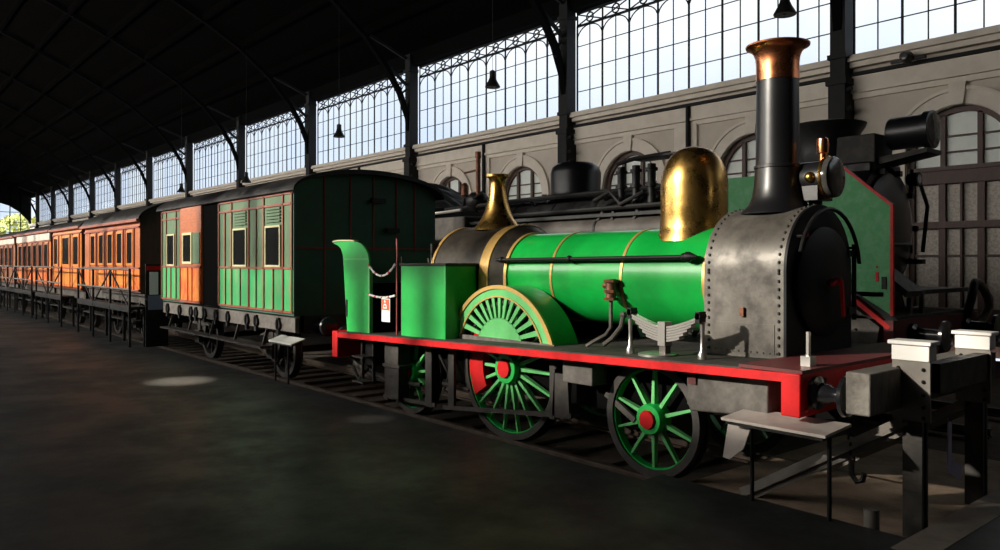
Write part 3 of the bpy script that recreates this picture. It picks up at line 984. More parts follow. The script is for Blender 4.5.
# ================================================================== COACHES
def coach_shell(t, x0, x1, zb, zs, rise, half, body, roof, over=.12, yc=YC):
    ell = lambda h, zz, rr, n=20: [(yc - h * math.cos(PI * k / n), zz + rr * math.sin(PI * k / n)) for k in range(n + 1)]
    b = MB().prism([(yc - half, zb)] + ell(half, zs, rise) + [(yc + half, zb)], 'x', x0, x1)
    bo = b.build('body', body, t)
    o, i = ell(half + .10, zs - .02, rise + .10), ell(half + .08, zs - .03, rise + .03)
    MB().prism(o + i[::-1], 'x', x0 - over, x1 + over).build('roof', roof, t)
    return bo

def coach_gear(t, x0, x1, y0, zsole, sole='grime_shade', wheels=None, wr=.48, foot=True, bl=(.41, .41), fr=.2):
    MB().box(x0, x1, y0 + .06, y0 + .12, zsole - .26, zsole).build('solebar', sole, t)
    MB().box(x0, x1, 2 * YC - y0 - .12, 2 * YC - y0 - .06, zsole - .26, zsole).build('solebar', 'grime_shade', t)
    MB().box(x0, x0 + .12, y0 + .05, 2 * YC - y0 - .05, zsole - .28, zsole).build('headstock', 'grime_shade', t)
    MB().box(x1 - .12, x1, y0 + .05, 2 * YC - y0 - .05, zsole - .28, zsole).build('headstock', 'grime_shade', t)
    if foot:
        f = MB().box(x0 + .2, x1 - fr, y0 - .16, y0 + .05, .60, .635)
        n = max(3, int((x1 - x0) / 1.4))
        for k in range(n + 1):
            x = x0 + .4 + (x1 - fr - x0 - .6) * k / n
            f.bar((x, y0 + .08, zsole - .2), (x, y0 - .02, .62), .03, .05)
        f.build('footboard', 'grime_shade', t)
    for x in wheels or []:
        for s in (0, 1):
            a, b = sorted((my(5.94, s), my(6.07, s)))
            w = MB().ring((x, 0, wr), wr - .09, wr, a, b, 40)
            w.ring((x, 0, wr), wr - .02, wr + .025, *sorted((my(6.045, s), my(6.07, s))), 40)
            w.lathe([(0, a), (.14, a), (.14, b), (0, b)], (x, 0, wr), 'y', 20)
            for k in range(8):
                an = PI / 4 * k
                w.bar((x + .1 * math.cos(an), (a + b) / 2, wr + .1 * math.sin(an)), (x + (wr - .07) * math.cos(an), (a + b) / 2, wr + (wr - .07) * math.sin(an)), .06, .045, (0, 1, 0))
            w.build('wheel', 'tyre', t)
            a, b = sorted((my(5.70, s), my(5.86, s)))
            g = MB().prism([(x - .34, zsole - .2), (x + .34, zsole - .2), (x + .12, wr - .18), (x - .12, wr - .18)], 'y', (a + b) / 2 - .012, (a + b) / 2 + .012)
            g.box(x - .12, x + .12, a - .03, b + .03, wr - .12, wr + .14)
            g.build('axle_guard', 'grime_shade', t)
            sp = MB()
            for k in range(5):
                l = .55 - .09 * k
                pts = [(x + l * q, wr + .36 - .026 * k - .10 * (l * q / .55) ** 2) for q in (-1, -.5, 0, .5, 1)]
                sp.strip([(p[0], p[1] - .022) for p in pts], pts, 'y', (a + b) / 2 - .04, (a + b) / 2 + .04)
            sp.box(x - .05, x + .05, (a + b) / 2 - .06, (a + b) / 2 + .06, wr + .14, wr + .38)
            sp.build('spring', 'grime_shade', t)
        MB().cyl((x, 6.0, wr), (x, 7.56, wr), .06, 12).build('axle', 'grime_shade', t)
    for x, d in ((x1, bl[0]), (x0, -bl[1])):
        for y in (5.83, 2 * YC - 5.83):
            b = MB().lathe([(.12, 0), (.12, .07 * d), (.07, .15 * d), (.05, .5 * d), (.05, .83 * d)], (x, y, 1.03), 'x', 16)
            b.lathe([(0, .80 * d), (.16, .85 * d), (.15, .94 * d), (0, 1.0 * d)], (x, y, 1.03), 'x', 20)
            b.build('buffer', 'black_gloss', t)

def side_window(t, x0, x1, z0, z1, y, frame, w=.05, proud=.03):
    f = MB()
    f.box(x0 - w, x1 + w, y - proud, y + .01, z0 - w, z0)
    f.box(x0 - w, x1 + w, y - proud, y + .01, z1, z1 + w)
    f.box(x0 - w, x0, y - proud, y + .01, z0, z1)
    f.box(x1, x1 + w, y - proud, y + .01, z0, z1)
    f = f.build('window', frame, t)
    MB().box(x0, x1, y - proud + .018, y + .01, z0, z1).build('pane', 'dark_glass', f)
    return f

# --- green four-wheeled coach
Y0 = 5.42
c1 = thing('railway_coach', (-14.7, YC, 0), 'panelled green railway coach with an orange door, standing behind the green locomotive', 'railway coach', 'coaches of the museum train')
coach_shell(c1, -18.05, -11.42, 1.19, 3.20, .31, 1.36, 'green_dark', 'black', .16)
segs = [(-14.60, -11.42), (-18.05, -16.72)]
for a, b in segs:
    MB().box(a, b, Y0 - .02, Y0 + .01, 1.96, 3.16).build('upper_panelling', 'green_greyish', c1, label='grey-green upper panelling')  # greyer and darker than the lower panelling
    MB().box(a, b, Y0 - .022, Y0 + .01, 1.24, 1.96).build('lower_panelling', 'green_panel', c1, label='bright green lower panelling')
bds = [MB(), MB()]
def bead(x0, x1, z0, z1):
    bds[0 if x0 > -15.5 else 1].box(x0, x1, Y0 - .042, Y0, z0, z1)
for x in (-11.46, -11.78, -12.53, -13.17, -13.95, -14.58, -16.76, -17.06, -17.72, -18.02):
    bead(x - .02, x + .02, 1.24, 3.16)
for x in (-12.85, -13.55, -14.25, -12.15, -17.4):
    bead(x - .013, x + .013, 1.24, 1.94)
for x in (-12.85, -14.27):
    bead(x - .013, x + .013, 1.96, 2.98)
for a, b in segs:
    for z in (1.25, 1.95, 2.98, 3.15):
        bead(a, b, z - .018, z + .018)
for bd in bds:
    bd.build('beading', 'lining', c1, label='red-brown beading')
for a, b in ((-12.42, -11.89), (-13.83, -13.28), (-17.61, -17.17)):
    w = side_window(c1, a, b, 2.0, 2.62, Y0 - .02, 'cream', .032)
    if a > -15:
        v = MB()
        for k in range(5):
            z = 2.72 + .052 * k
            v.bar(((a + b) / 2 - .28, Y0 - .035, z), ((a + b) / 2 + .28, Y0 - .035, z), .02, .03)
        v.build('louvre', 'green_greyish', c1)
# sliding orange door, beside it a black sheet standing in for recess shade
MB().box(-15.48, -14.62, Y0 - .02, Y0 + .02, 1.20, 3.2).build('doorway_shade', 'black_matte', c1, label='black sheet standing in for the shade of an open recess')
d = MB().box(-16.70, -15.46, Y0 - .06, Y0 - .01, 1.97, 3.17).build('door', 'orange', c1, label='orange sliding door', bevel=.006)
MB().box(-16.70, -15.46, Y0 - .065, Y0 - .01, 1.22, 1.97).build('lower_panel', 'orange_deep', d)
e = MB()
for x in (-16.67, -16.2, -15.95, -15.5):
    e.box(x - .02, x + .02, Y0 - .08, Y0 - .05, 1.24, 1.95)
e.box(-16.7, -15.46, Y0 - .08, Y0 - .05, 1.93, 1.98)
e.box(-16.7, -15.46, Y0 - .08, Y0 - .05, 1.22, 1.27)
e.build('door_beading', 'lining', d)
w = MB()
a, b, z0, z1 = -16.44, -15.98, 2.06, 2.60
w.box(a - .05, b + .05, Y0 - .09, Y0 - .05, z0 - .05, z0)
w.box(a - .05, b + .05, Y0 - .09, Y0 - .05, z1, z1 + .05)
w.box(a - .05, a, Y0 - .09, Y0 - .05, z0, z1)
w.box(b, b + .05, Y0 - .09, Y0 - .05, z0, z1)
w.build('window_frame', 'cream', d)
MB().box(a, b, Y0 - .07, Y0 - .05, z0, z1).build('pane', 'dark_glass', d)
MB().box(-15.90, -15.5, Y0 - .075, Y0 - .05, 2.02, 2.64).build('inset_panel', 'green_greyish', d)
eb = MB()
for y in (5.94, 6.415, 6.855, 7.315, 7.69):
    hgt = 3.20 + .31 * math.sqrt(max(0, 1 - ((y - YC) / 1.36) ** 2))
    eb.box(-11.43, -11.405, y - .012, y + .012, 1.24, hgt)
eb.box(-11.43, -11.40, 5.42, 8.14, 2.26, 2.29)
eb.build('end_beading', 'lining_dark', c1)
MB().box(-11.46, -11.40, 5.40, 5.47, 1.19, 3.2).build('corner_post', 'green_dark', c1)
MB().box(-11.42, -11.34, 6.80, 7.06, 3.05, 3.13).build('lamp_bracket', 'black', c1)
MB().box(-11.42, -11.32, 7.08, 7.32, 2.55, 2.63).build('lamp_bracket', 'black', c1)
for a, b in ((-18.05, -15.6), (-15.5, -14.75), (-14.7, -11.42)):
    MB().box(a, b, 5.43, 5.50, .93, 1.16).build('step_board', 'steel_dull', c1, label='grey-brown solebar boards')
for x in (-17.7, -16.9, -16.2, -15.9, -15.4, -14.8, -14.2, -13.3, -12.9, -12.0):
    bk = MB().box(x - .035, x + .035, 5.39, 5.44, .86, 1.14)
    bk.lathe([(0, -.05), (.09, -.05), (.09, .02), (0, .02)], (x, 5.44, 1.03), 'y', 10)
    bk.build('solebar_bracket', 'black', c1)
coach_gear(c1, -18.05, -11.42, 5.46, 1.19, 'grime_shade', (-12.95, -16.6), fr=1.05)

def plain_coach(name_label, x0, x1, zb, zs, rise, wins, mats, wz, wheels, fascia=None, pillars=True, ends='wood_dark', bl=(.3, .3), inset=None, group='coaches of the museum train'):
    t = thing('railway_coach', ((x0 + x1) / 2, YC, 0), name_label, 'railway coach', group)
    coach_shell(t, x0, x1, zb, zs, rise, 1.36, ends, 'black', .15)
    body, low, wf, line = mats
    MB().box(x0, x1, Y0 - .02, Y0 + .01, wz[0] - .12, zs - .02).build('upper_panelling', body, t)
    MB().box(x0, x1, Y0 - .03, Y0 + .01, zb + .05, wz[0] - .12).build('lower_panelling', low, t)
    bd = MB()
    for z in (zb + .06, wz[0] - .12, wz[1] + .12, zs - .05):
        bd.box(x0, x1, Y0 - .05, Y0, z - .02, z + .02)
    for a, b in wins:
        for x in (a - .14, b + .14):
            bd.box(x - .02, x + .02, Y0 - .05, Y0, zb + .06, wz[1] + .12)
    bd.build('beading', line, t)
    for k, (a, b) in enumerate(wins):
        if inset:
            MB().box(a - .08, b + .08, Y0 - .04, Y0, zb + .16, wz[0] - .22).build('inset_panel', inset, t)
    for a, b in wins:
        side_window(t, a, b, wz[0], wz[1], Y0 - .02, wf, .06)
    if fascia:
        MB().box(x0, x1, Y0 - .06, Y0 + .01, wz[1] + .16, zs - .02).build('fascia', fascia, t, label='pale board under the eaves')
    MB().box(x0 - .14, x1 + .14, Y0 - .14, Y0 - .05, zs - .06, zs + .01).build('gutter', line, t)
    coach_gear(t, x0, x1, 5.46, zb, 'grime_shade', wheels, bl=bl)
    return t
w2 = [(-20.55 - .93 * k - .22, -20.55 - .93 * k + .22) for k in range(5)]
o2 = plain_coach('bright orange varnished coach with five narrow windows, next after the green coach', -25.3, -19.75, 1.30, 3.08, .42, w2,
                 ('orange', 'orange_deep', 'amber', 'lining'), (2.02, 2.78), (-21.2, -23.9), bl=(.41, .21), inset='amber')
nb = thing('notice_stand', (-18.75, 5.5, 0), 'dark notice panel with red top and white patch between orange and green coaches', 'notice')
MB().box(-18.77, -18.74, 5.25, 5.75, .1, 2.0).build('panel', 'black', nb)
MB().box(-18.738, -18.73, 5.27, 5.66, 1.86, 1.96).build('heading', 'red', nb, label='red heading strip')
MB().box(-18.738, -18.73, 5.33, 5.52, 1.3, 1.82).build('upper_card', 'card_white', nb)
MB().box(-18.738, -18.73, 5.30, 5.64, .95, 1.28).build('lower_card', 'blue_grey', nb)
w3 = [(-26.75, -26.1), (-28.3, -27.35), (-29.6, -29.05)]
plain_coach('amber varnished coach with wide windows, third in the row of coaches', -29.9, -25.75, 1.18, 3.12, .28, w3,
            ('amber', 'orange_deep', 'amber', 'lining'), (1.98, 2.82), (-26.8, -28.8), bl=(.21, .19), inset='amber')
w4 = [(-31.0 - 1.05 * k - .3, -31.0 - 1.05 * k + .3) for k in range(6)]
plain_coach('brown varnished coach with a pale board under its eaves, fourth in the row', -37.0, -30.3, 1.18, 3.14, .28, w4,
            ('amber', 'orange', 'teak', 'lining'), (1.9, 2.66), (-31.8, -35.4), 'pale', bl=(.19, .29), inset='orange_deep')
w5 = [(-38.6 - 1.2 * k - .35, -38.6 - 1.2 * k + .35) for k in range(8)]
plain_coach('long teak coach with a pale eaves board, fifth in the row of coaches', -48.2, -37.6, 1.15, 3.12, .28, w5,
            ('teak', 'teak', 'teak', 'lining'), (1.9, 2.66), (-39.5, -46.3), 'pale', bl=(.29, .38))
w6 = [(-50.2 - 1.3 * k - .4, -50.2 - 1.3 * k + .4) for k in range(8)]
plain_coach('dim teak coach far down the row, second from the gable', -61.0, -49.0, 1.15, 3.1, .3, w6,
            ('teak', 'teak', 'teak', 'wood_dark'), (1.9, 2.66), (-51.5, -58.5), bl=(.38, .41))
w7 = [(-63.2 - 1.5 * k - .45, -63.2 - 1.5 * k + .45) for k in range(8)]
plain_coach('dark coach at the far end of the row, closest to the gable', -76.0, -62.0, 1.15, 3.2, .35, w7,
            ('wood_dark', 'wood_dark', 'wood_dark', 'black'), (1.9, 2.66), (-64.5, -73.5))

# raised viewing platforms along the coaches
def viewing(x0, x1, lab, m='iron', stair=True):
    t = thing('viewing_platform', ((x0 + x1) / 2, 5.1, PZ), lab, 'platform', 'viewing platforms beside the coaches')
    ya, yb = 4.95, 5.3
    d = MB().box(x0, x1, ya, yb, .96, 1.02)
    d.box(x0, x1, ya - .02, ya + .02, .90, 1.04)
    d.build('deck', m, t)
    n = max(2, round((x1 - x0) / 2.0))
    rl = MB()
    for z in (1.88, 1.42):
        rl.tube([(x0, ya, z), (x1, ya, z)], .026, 8)
    rl.build('handrail', 'steel_dull', t)
    for k in range(n + 1):
        x = x0 + (x1 - x0) * k / n
        MB().box(x - .025, x + .025, ya - .025, ya + .025, PZ, 1.88).build('post', m, t)
        MB().box(x - .03, x + .03, yb - .06, yb, PZ, .96).build('leg', m, t)
        if k < n:
            xn = x0 + (x1 - x0) * (k + 1) / n
            MB().bar((x, ya, .98) if k % 2 else (x, ya, 1.85), (xn, ya, 1.85) if k % 2 else (xn, ya, .98), .03, .03).build('brace', m, t)
    if stair:
        s_ = MB()
        for k in range(4):
            s_.box(x1 + .02 + .24 * k, x1 + .27 + .24 * k, ya, yb, .80 - .2 * k, .83 - .2 * k)
        s_.bar((x1, ya, .95), (x1 + 1.0, ya, PZ + .05), .03, .16)
        s_.bar((x1, yb, .95), (x1 + 1.0, yb, PZ + .05), .03, .16)
        s_.build('steps', m, t)
viewing(-24.0, -18.9, 'dark railed viewing platform in front of the bright orange coach', stair=False)
viewing(-30.2, -26.2, 'dark railed viewing platform in front of the amber coach', stair=False)
viewing(-38.0, -31.0, 'dark railed viewing platform in front of the brown coach with pale eaves', stair=False)
viewing(-52.0, -39.5, 'long railed viewing platform farthest down the train', stair=False)

# ================================================================== BLACK LOCOMOTIVE on the next track
Y2 = 11.7
B = thing('steam_locomotive', (-9, Y2, 0), 'large black steam locomotive with green red-edged deflector plate, behind the green engine', 'locomotive')
MB().lathe([(0, -13.6), (.86, -13.6), (.86, -6.5), (0, -6.5)], (0, Y2, 2.58), 'x', 56).build('boiler', 'black', B)
b2 = MB()
for x in (-12.6, -11.4, -10.2, -9.0, -7.8):
    b2.lathe([(.86, x - .03), (.872, x - .03), (.872, x + .03), (.86, x + .03)], (0, Y2, 2.58), 'x', 56)
b2.build('boiler_bands', 'black_satin', B)
MB().lathe([(0, -6.5), (.93, -6.5), (.93, -5.06), (.90, -5.0), (0, -5.0)], (0, Y2, 2.56), 'x', 56).build('smokebox', 'black_satin', B)
d2 = MB().lathe([(.80, -5.0), (.78, -4.95), (.5, -4.86), (.1, -4.82), (0, -4.82)], (0, Y2, 2.56), 'x', 48).build('smokebox_door', 'black_satin', B)
h2 = MB()
for a in range(0, 360, 36):
    y, z = Y2 + .84 * math.cos(math.radians(a)), 2.56 + .84 * math.sin(math.radians(a))
    h2.box(-5.0, -4.9, y - .04, y + .04, z - .04, z + .04)
h2.tube([(-4.86, Y2 - .5, 2.2), (-4.78, Y2 - .3, 2.3), (-4.78, Y2 + .3, 2.3), (-4.86, Y2 + .5, 2.2)], .025, 8)
h2.tube([(-4.9, Y2 + .82, 3.4), (-4.8, Y2 + .95, 2.9), (-4.85, Y2 + .9, 2.2)], .03, 8)
h2.box(-4.98, -4.70, Y2 + .5, Y2 + .62, 2.02, 2.09)
h2.build('door_clamps', 'black', d2)
# chimney, domes, boxes along the top
MB().lathe([(.56, -.15), (.50, -.05), (.46, .1), (.47, .5), (.54, .60), (.56, .66), (.46, .68), (.40, .5), (0, .45)], (-5.9, Y2, 3.52), 'z', 40).build('chimney', 'black', B)
MB().box(-5.62, -5.02, Y2 - .34, Y2 + .25, 3.42, 3.92).build('preheater_box', 'grime_shade', B, bevel=.02)
MB().box(-6.75, -5.0, Y2 - .5, Y2 + .5, 3.34, 3.5).build('chimney_saddle', 'black', B, bevel=.03)
MB().lathe([(.62, -.16), (.55, -.05), (.52, .05), (.53, .46), (.49, .58), (.38, .66), (0, .69)], (-11.35, Y2, 3.45), 'z', 40).build('dome', 'black_satin', B)
tp = MB()
tp.tube([(-15.0, Y2 - .70, 3.30), (-12.2, Y2 - .72, 3.36), (-8.2, Y2 - .72, 3.38)], .05, 8)
tp.tube([(-14.8, Y2 - .85, 3.02), (-8.0, Y2 - .88, 3.06)], .045, 8)
for x in (-14, -12, -10, -8.5):
    tp.cyl((x, Y2 - .72, 3.35), (x, Y2 - .5, 3.2), .03, 6)
tp.build('boiler_pipes', 'rail_black', B)
MB().box(-15.0, -4.4, Y2 - 1.5, Y2 + 1.5, 1.60, 1.66).build('running_board', 'black', B)
rs = MB().lathe([(0, -14.2), (.16, -14.18), (.27, -14.1), (.27, -7.2), (.16, -7.12), (0, -7.1)], (0, 10.62, 2.60), 'x', 28)
rs = rs.build('air_reservoir', 'tank_brown', B, label='long brownish air cylinder')
st = MB()
for x in (-13.2, -11.7, -11.5, -9.6, -8.0):
    st.lathe([(.27, x - .025), (.282, x - .025), (.282, x + .025), (.27, x + .025)], (0, 10.62, 2.60), 'x', 28)
st.build('straps', 'black', rs)
pf = MB()
pf.bar((-9.9, 10.45, 2.45), (-9.45, 10.45, 2.95), .05, .05)
pf.bar((-9.3, 10.45, 2.45), (-9.2, 10.45, 2.95), .05, .05)
pf.bar((-8.9, 10.45, 2.45), (-8.65, 10.45, 2.95), .05, .05)
pf.box(-13.6, -8.0, 10.38, 10.8, 2.86, 2.92)
pf.build('pipe_frame', 'black', B)
pm = MB()
for x in (-9.45, -9.1, -8.75):
    pm.cyl((x, 10.95, 3.05), (x, 10.95, 3.80), .075, 14)
    pm.cyl((x, 10.95, 3.40), (x, 10.95, 3.45), .11, 14)
    pm.cyl((x, 10.95, 3.68), (x, 10.95, 3.73), .11, 14)
pm.tube([(-10.0, 10.8, 3.2), (-9.6, 10.8, 3.35), (-9.3, 10.75, 3.1), (-8.8, 10.8, 3.3)], .04, 8)
pm.tube([(-9.5, 10.9, 3.86), (-9.1, 10.9, 3.92), (-8.4, 11.0, 3.96), (-8.2, 11.0, 3.5)], .04, 8)
pm.box(-9.3, -8.1, 10.95, 11.4, 3.92, 3.96)
pm.build('air_pump', 'black', B)
# deflector plate with its red edge
dp = [(-4.29, 1.36), (-4.29, 2.775), (-4.92, 3.315), (-6.9, 3.315), (-6.9, 1.74), (-4.90, 1.74)]
df = MB().prism(dp, 'y', 10.2, 10.225).build('smoke_deflector', 'green_plate', B, label='green deflector plate with cut front corner')
ed = MB()
for p, q in zip(dp[:3], dp[1:3] + [(-5.5, 3.315)]):
    ed.bar((p[0], 10.2, p[1]), (q[0], 10.2, q[1]), .05, .035)
ed.build('red_edge', 'red', df, label='red edging')
nt = MB().box(-4.42, -4.36, 10.185, 10.2, 1.70, 1.86)
nt.build('bracket', 'black', df)
MB().box(-4.50, -4.46, 10.19, 10.2, 1.80, 1.92).box(-4.49, -4.47, 10.19, 10.2, 1.97, 2.0).build('red_tag', 'red', df, label='small red marks')
for p, q in (((-6.5, 10.22, 3.2), (-6.5, 10.95, 3.0)), ((-5.3, 10.22, 3.1), (-5.3, 10.95, 3.0)), ((-4.6, 10.22, 2.6), (-5.1, 10.95, 2.7))):
    MB().bar(p, q, .04, .04).build('stay', 'black', B)
sl = MB().bar((-5.10, 10.24, 1.80), (-4.33, 10.24, 1.20), .06, .09, (0, 1, 0))
sl.build('sloping_edge', 'red', B, label='red sloping edge below the deflector')
MB().bar((-5.05, 10.26, 1.88), (-4.28, 10.26, 1.28), .05, .09, (0, 1, 0)).build('sloping_plate', 'black', B)
gp = MB().prism([(-5.6, .85), (-4.55, .85), (-4.50, 1.20), (-5.2, 1.72), (-5.6, 1.72)], 'y', 10.30, 10.9).build('cylinder_cover', 'steel_dull', B)
rv = MB()
for x in (-5.4, -5.1, -4.8):
    for z in (.95, 1.15, 1.35):
        rv.sph((x, 10.295, z), .022, n=6)
rv.build('rivets', 'black', gp)
b3 = MB().box(-4.40, -4.28, 10.2, 13.2, .98, 1.30).build('buffer_beam', 'red_deep', B)
for y in (10.75, 12.65):
    k = MB().lathe([(.14, 0), (.14, .05), (.09, .08), (.07, .4), (0, .4)], (-4.28, y, 1.10), 'x', 16)
    k.lathe([(0, .38), (.2, .40), (.2, .44), (0, .47)], (-4.28, y, 1.10), 'x', 24)
    k.build('buffer', 'black_gloss', B)
MB().box(-5.3, -4.3, 10.3, 13.1, 1.30, 1.34).build('front_deck', 'grime_shade', B)
stp = MB()
stp.prism([(-4.95, 2.05), (-4.85, 2.08), (-4.32, 1.66), (-4.36, 1.58)], 'y', 10.75, 11.25)
stp.bar((-4.4, 11.0, 1.62), (-4.4, 11.0, 1.32), .06, .05)
stp.bar((-4.4, 11.4, 1.62), (-4.4, 11.4, 1.32), .06, .05)
stp.bar((-4.42, 10.9, 1.64), (-4.42, 11.5, 1.64), .06, .05)
stp.build('front_step', 'steel_dull', B)
MB().prism([(Y2 - .9, 1.32), (Y2 + .9, 1.32), (Y2 + .6, 1.9), (Y2 - .6, 1.9)], 'x', -6.3, -5.1).build('saddle', 'black', B)
hs = MB().tube([(-4.22, 12.86, 1.74), (-4.2, 12.93, 1.74), (-4.16, 13.02, 1.66), (-4.12, 13.12, 1.50), (-4.12, 13.14, 1.36), (-4.16, 13.04, 1.22), (-4.22, 12.92, 1.12)], .065, 12)
hs.build('brake_hose', 'hose', B)
MB().tube([(-4.28, 12.66, 1.2), (-4.2, 12.66, 1.5), (-4.2, 12.78, 1.72), (-4.22, 12.88, 1.75)], .06, 10).build('hose_pipe', 'black', B)
# large headlamp on a bracket
lx, lz = -4.70, 3.92
hl = MB().lathe([(0, -.52), (.22, -.52), (.235, -.50), (.235, -.04), (.27, -.03), (.27, .06), (.24, .07), (0, .07)], (lx + .28, Y2, lz), 'x', 36).build('headlamp', 'black_satin', B)
MB().lathe([(0, .10), (.14, .095), (.235, .075), (.235, .06), (0, .06)], (lx + .28, Y2, lz), 'x', 36).build('lamp_glass', 'lens', hl)
MB().prism([(-5.3, 3.42), (-4.35, 3.58), (-4.35, 3.64), (-5.3, 3.54)], 'y', Y2 - .26, Y2 + .26).build('lamp_shelf', 'grime_shade', B)
mk = MB()
mk.lathe([(0, -.1), (.09, -.1), (.11, .06), (0, .06)], (-4.85, Y2 + .62, 3.30), 'x', 16)
mk.cyl((-4.9, Y2 + .62, 3.1), (-4.9, Y2 + .62, 3.45), .03, 8)
mk.build('marker_lamp', 'black', B)
MB().lathe([(0, .06), (.07, .065), (0, .075)], (-4.85, Y2 + .62, 3.30), 'x', 14).build('marker_glass', 'card_white', B)
# cab, tender and coal behind
cb = MB().box(-14.95, -13.3, Y2 - 1.45, Y2 + 1.45, 1.66, 3.05).build('firebox', 'grime_shade', B, bevel=.04)
MB().tube([(-15.0, 10.4, 3.26), (-14.97, 10.4, 3.16), (-14.2, 10.4, 3.18), (-13.6, 10.4, 3.2)], .035, 8).build('grab_rail', 'bright', B)
MB().cyl((-14.75, 10.4, 2.95), (-14.75, 10.4, 3.32), .025, 8).build('rail_post', 'brass_old', B)
cp = MB().cyl((-13.75, 11.0, 3.3), (-13.75, 11.0, 4.45), .055, 12)
cp.cyl((-13.75, 11.0, 4.42), (-13.75, 11.0, 4.56), .07, 12)
cp.build('whistle_pipe', 'copper_old', B, label='tall copper pipe')
cp = MB().lathe([(.04, 0), (.05, .05), (.09, .1), (.09, .32), (.05, .38), (0, .4)], (-14.25, 11.0, 3.5), 'z', 16)
cp.cyl((-14.25, 11.0, 4.12), (-13.75, 11.0, 4.15), .025, 8)
cp.cyl((-14.25, 11.0, 3.3), (-14.25, 11.0, 3.5), .03, 8)
cp.build('whistle', 'copper_old', B, label='dull copper whistle')
vb = MB().sph((-13.9, 11.1, 3.45), .28, 1, 1, .8, 14)
vb.tube([(-14.3, 11, 3.3), (-14.1, 10.9, 3.55), (-13.9, 10.9, 3.45), (-13.5, 10.9, 3.6)], .04, 8)
vb.build('valve_block', 'black', B)
for k in range(5):
    x = -6.2 - 1.75 * k
    for y0_, y1_ in ((10.86, 11.0), (12.4, 12.54)):
        w = MB().ring((x, 0, .75), .66, .75, y0_, y1_, 48)
        w.lathe([(0, y0_), (.15, y0_), (.15, y1_), (0, y1_)], (x, 0, .75), 'y', 20)
        for q in range(12):
            an = PI / 6 * q
            w.bar((x + .1 * math.cos(an), (y0_ + y1_) / 2, .75 + .1 * math.sin(an)), (x + .68 * math.cos(an), (y0_ + y1_) / 2, .75 + .68 * math.sin(an)), .06, .05, (0, 1, 0))
        w.build('wheel', 'black', B)
MB().box(-15.0, -4.4, 11.05, 12.35, .6, 1.3).build('frame', 'black_matte', B)

T = thing('tender', (-18.5, Y2, 0), 'black tender heaped with coal behind the black locomotive', 'tender')
MB().box(-21.5, -15.05, Y2 - 1.5, Y2 + 1.5, .95, 3.35).build('tank', 'black', T, bevel=.03)
cl = MB()
g = 16
hx = [[0] * (g + 1) for _ in range(g + 1)]
vs, fs = [], []
for i in range(g + 1):
    for j in range(g + 1):
        u, v = i / g, j / g
        h = .85 * math.sin(PI * u) ** .6 * math.sin(PI * v) ** .5 + R.uniform(-.05, .07)
        vs.append((-18.5 + 3.4 * u, Y2 - 1.35 + 2.7 * v, 3.33 + max(0, h) * (.8 + .2 * math.sin(5 * u))))
for i in range(g):
    for j in range(g):
        a = i * (g + 1) + j
        fs.append((a, a + g + 1, a + g + 2, a + 1))
o = cl.add(vs, fs).build('coal', 'coal', T, smooth=0)
o['kind'] = 'stuff'
for k in range(3):
    for y0_ in (10.86, 12.4):
        MB().lathe([(0, y0_), (.48, y0_), (.48, y0_ + .14), (0, y0_ + .14)], (-17 - 1.7 * k, 0, .48), 'y', 32).build('wheel', 'black', T)
MB().box(-21.4, -16.0, 11.05, 12.35, .5, .95).build('frame', 'black_matte', T)

# ================================================================== BUFFER STOP
bs = thing('buffer_stop', (-2.45, YC, -.2), 'riveted steel buffer stop with two white-capped posts and a timber beam', 'buffer stop')
for yc, x, lab in ((6.22, -2.43, 'nearer'), (7.45, -2.42, 'farther')):
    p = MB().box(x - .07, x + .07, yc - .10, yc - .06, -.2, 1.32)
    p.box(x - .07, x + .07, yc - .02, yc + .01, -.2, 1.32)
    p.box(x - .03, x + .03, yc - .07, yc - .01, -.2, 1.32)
    p = p.build('post', 'grime_shade', bs)  # dark tone stands in for shade on the post
    pl = MB().box(x - .135, x + .135, yc - .125, yc - .10, .86, 1.315).build('gusset_plate', 'post_grey', p)
    rv = MB()
    for dx, zs_ in ((-.09, (1.25,)), (.09, (1.25, 1.16, 1.06, .97, .89))):
        for z in zs_:
            rv.sph((x + dx, yc - .128, z), .016, n=8)
    rv.build('rivets', 'black', p)
    cp = MB().box(x - .135, x + .135, yc - .14, yc + .0, 1.31, 1.435)
    cp.box(x - .155, x + .155, yc - .165, yc + .02, 1.43, 1.46)
    cp.build('cap', 'white', bs, label='white painted cap', bevel=.006)
MB().box(-2.68, -2.50, 5.58, 8.0, .94, 1.25).build('buffing_beam', 'wood_grey', bs, bevel=.012, label='grey timber buffing beam')
MB().box(-2.40, -2.30, 6.3, 7.5, 1.06, 1.28).build('cross_tie', 'black', bs)
for yc, x in ((6.16, -2.43), (7.42, -2.42)):
    s_ = MB().bar((x - 1.45, yc, -.04), (x - .02, yc, .84), .06, .13)
    s_.bar((x - 1.45, yc, -.04), (x - .02, yc, .84), .14, .03)
    s_ = s_.build('raking_strut', 'post_grey', bs)
MB().cyl((-2.58, 5.78, -.2), (-2.58, 5.78, .23), .055, 12).build('stub_bollard', 'post_grey', None, 'short dark stub post at the platform corner by the buffer stop', 'post')
lv = MB().prism([(7.37, .20), (7.45, .18), (7.47, .62), (7.39, .68)], 'x', -2.64, -2.63)
lv.prism([(7.45, .18), (7.48, .30), (7.71, .20), (7.67, .08)], 'x', -2.64, -2.63)
lv.build('bent_card', 'lavender', None, 'pale lavender bent card between the white-capped posts', 'card')

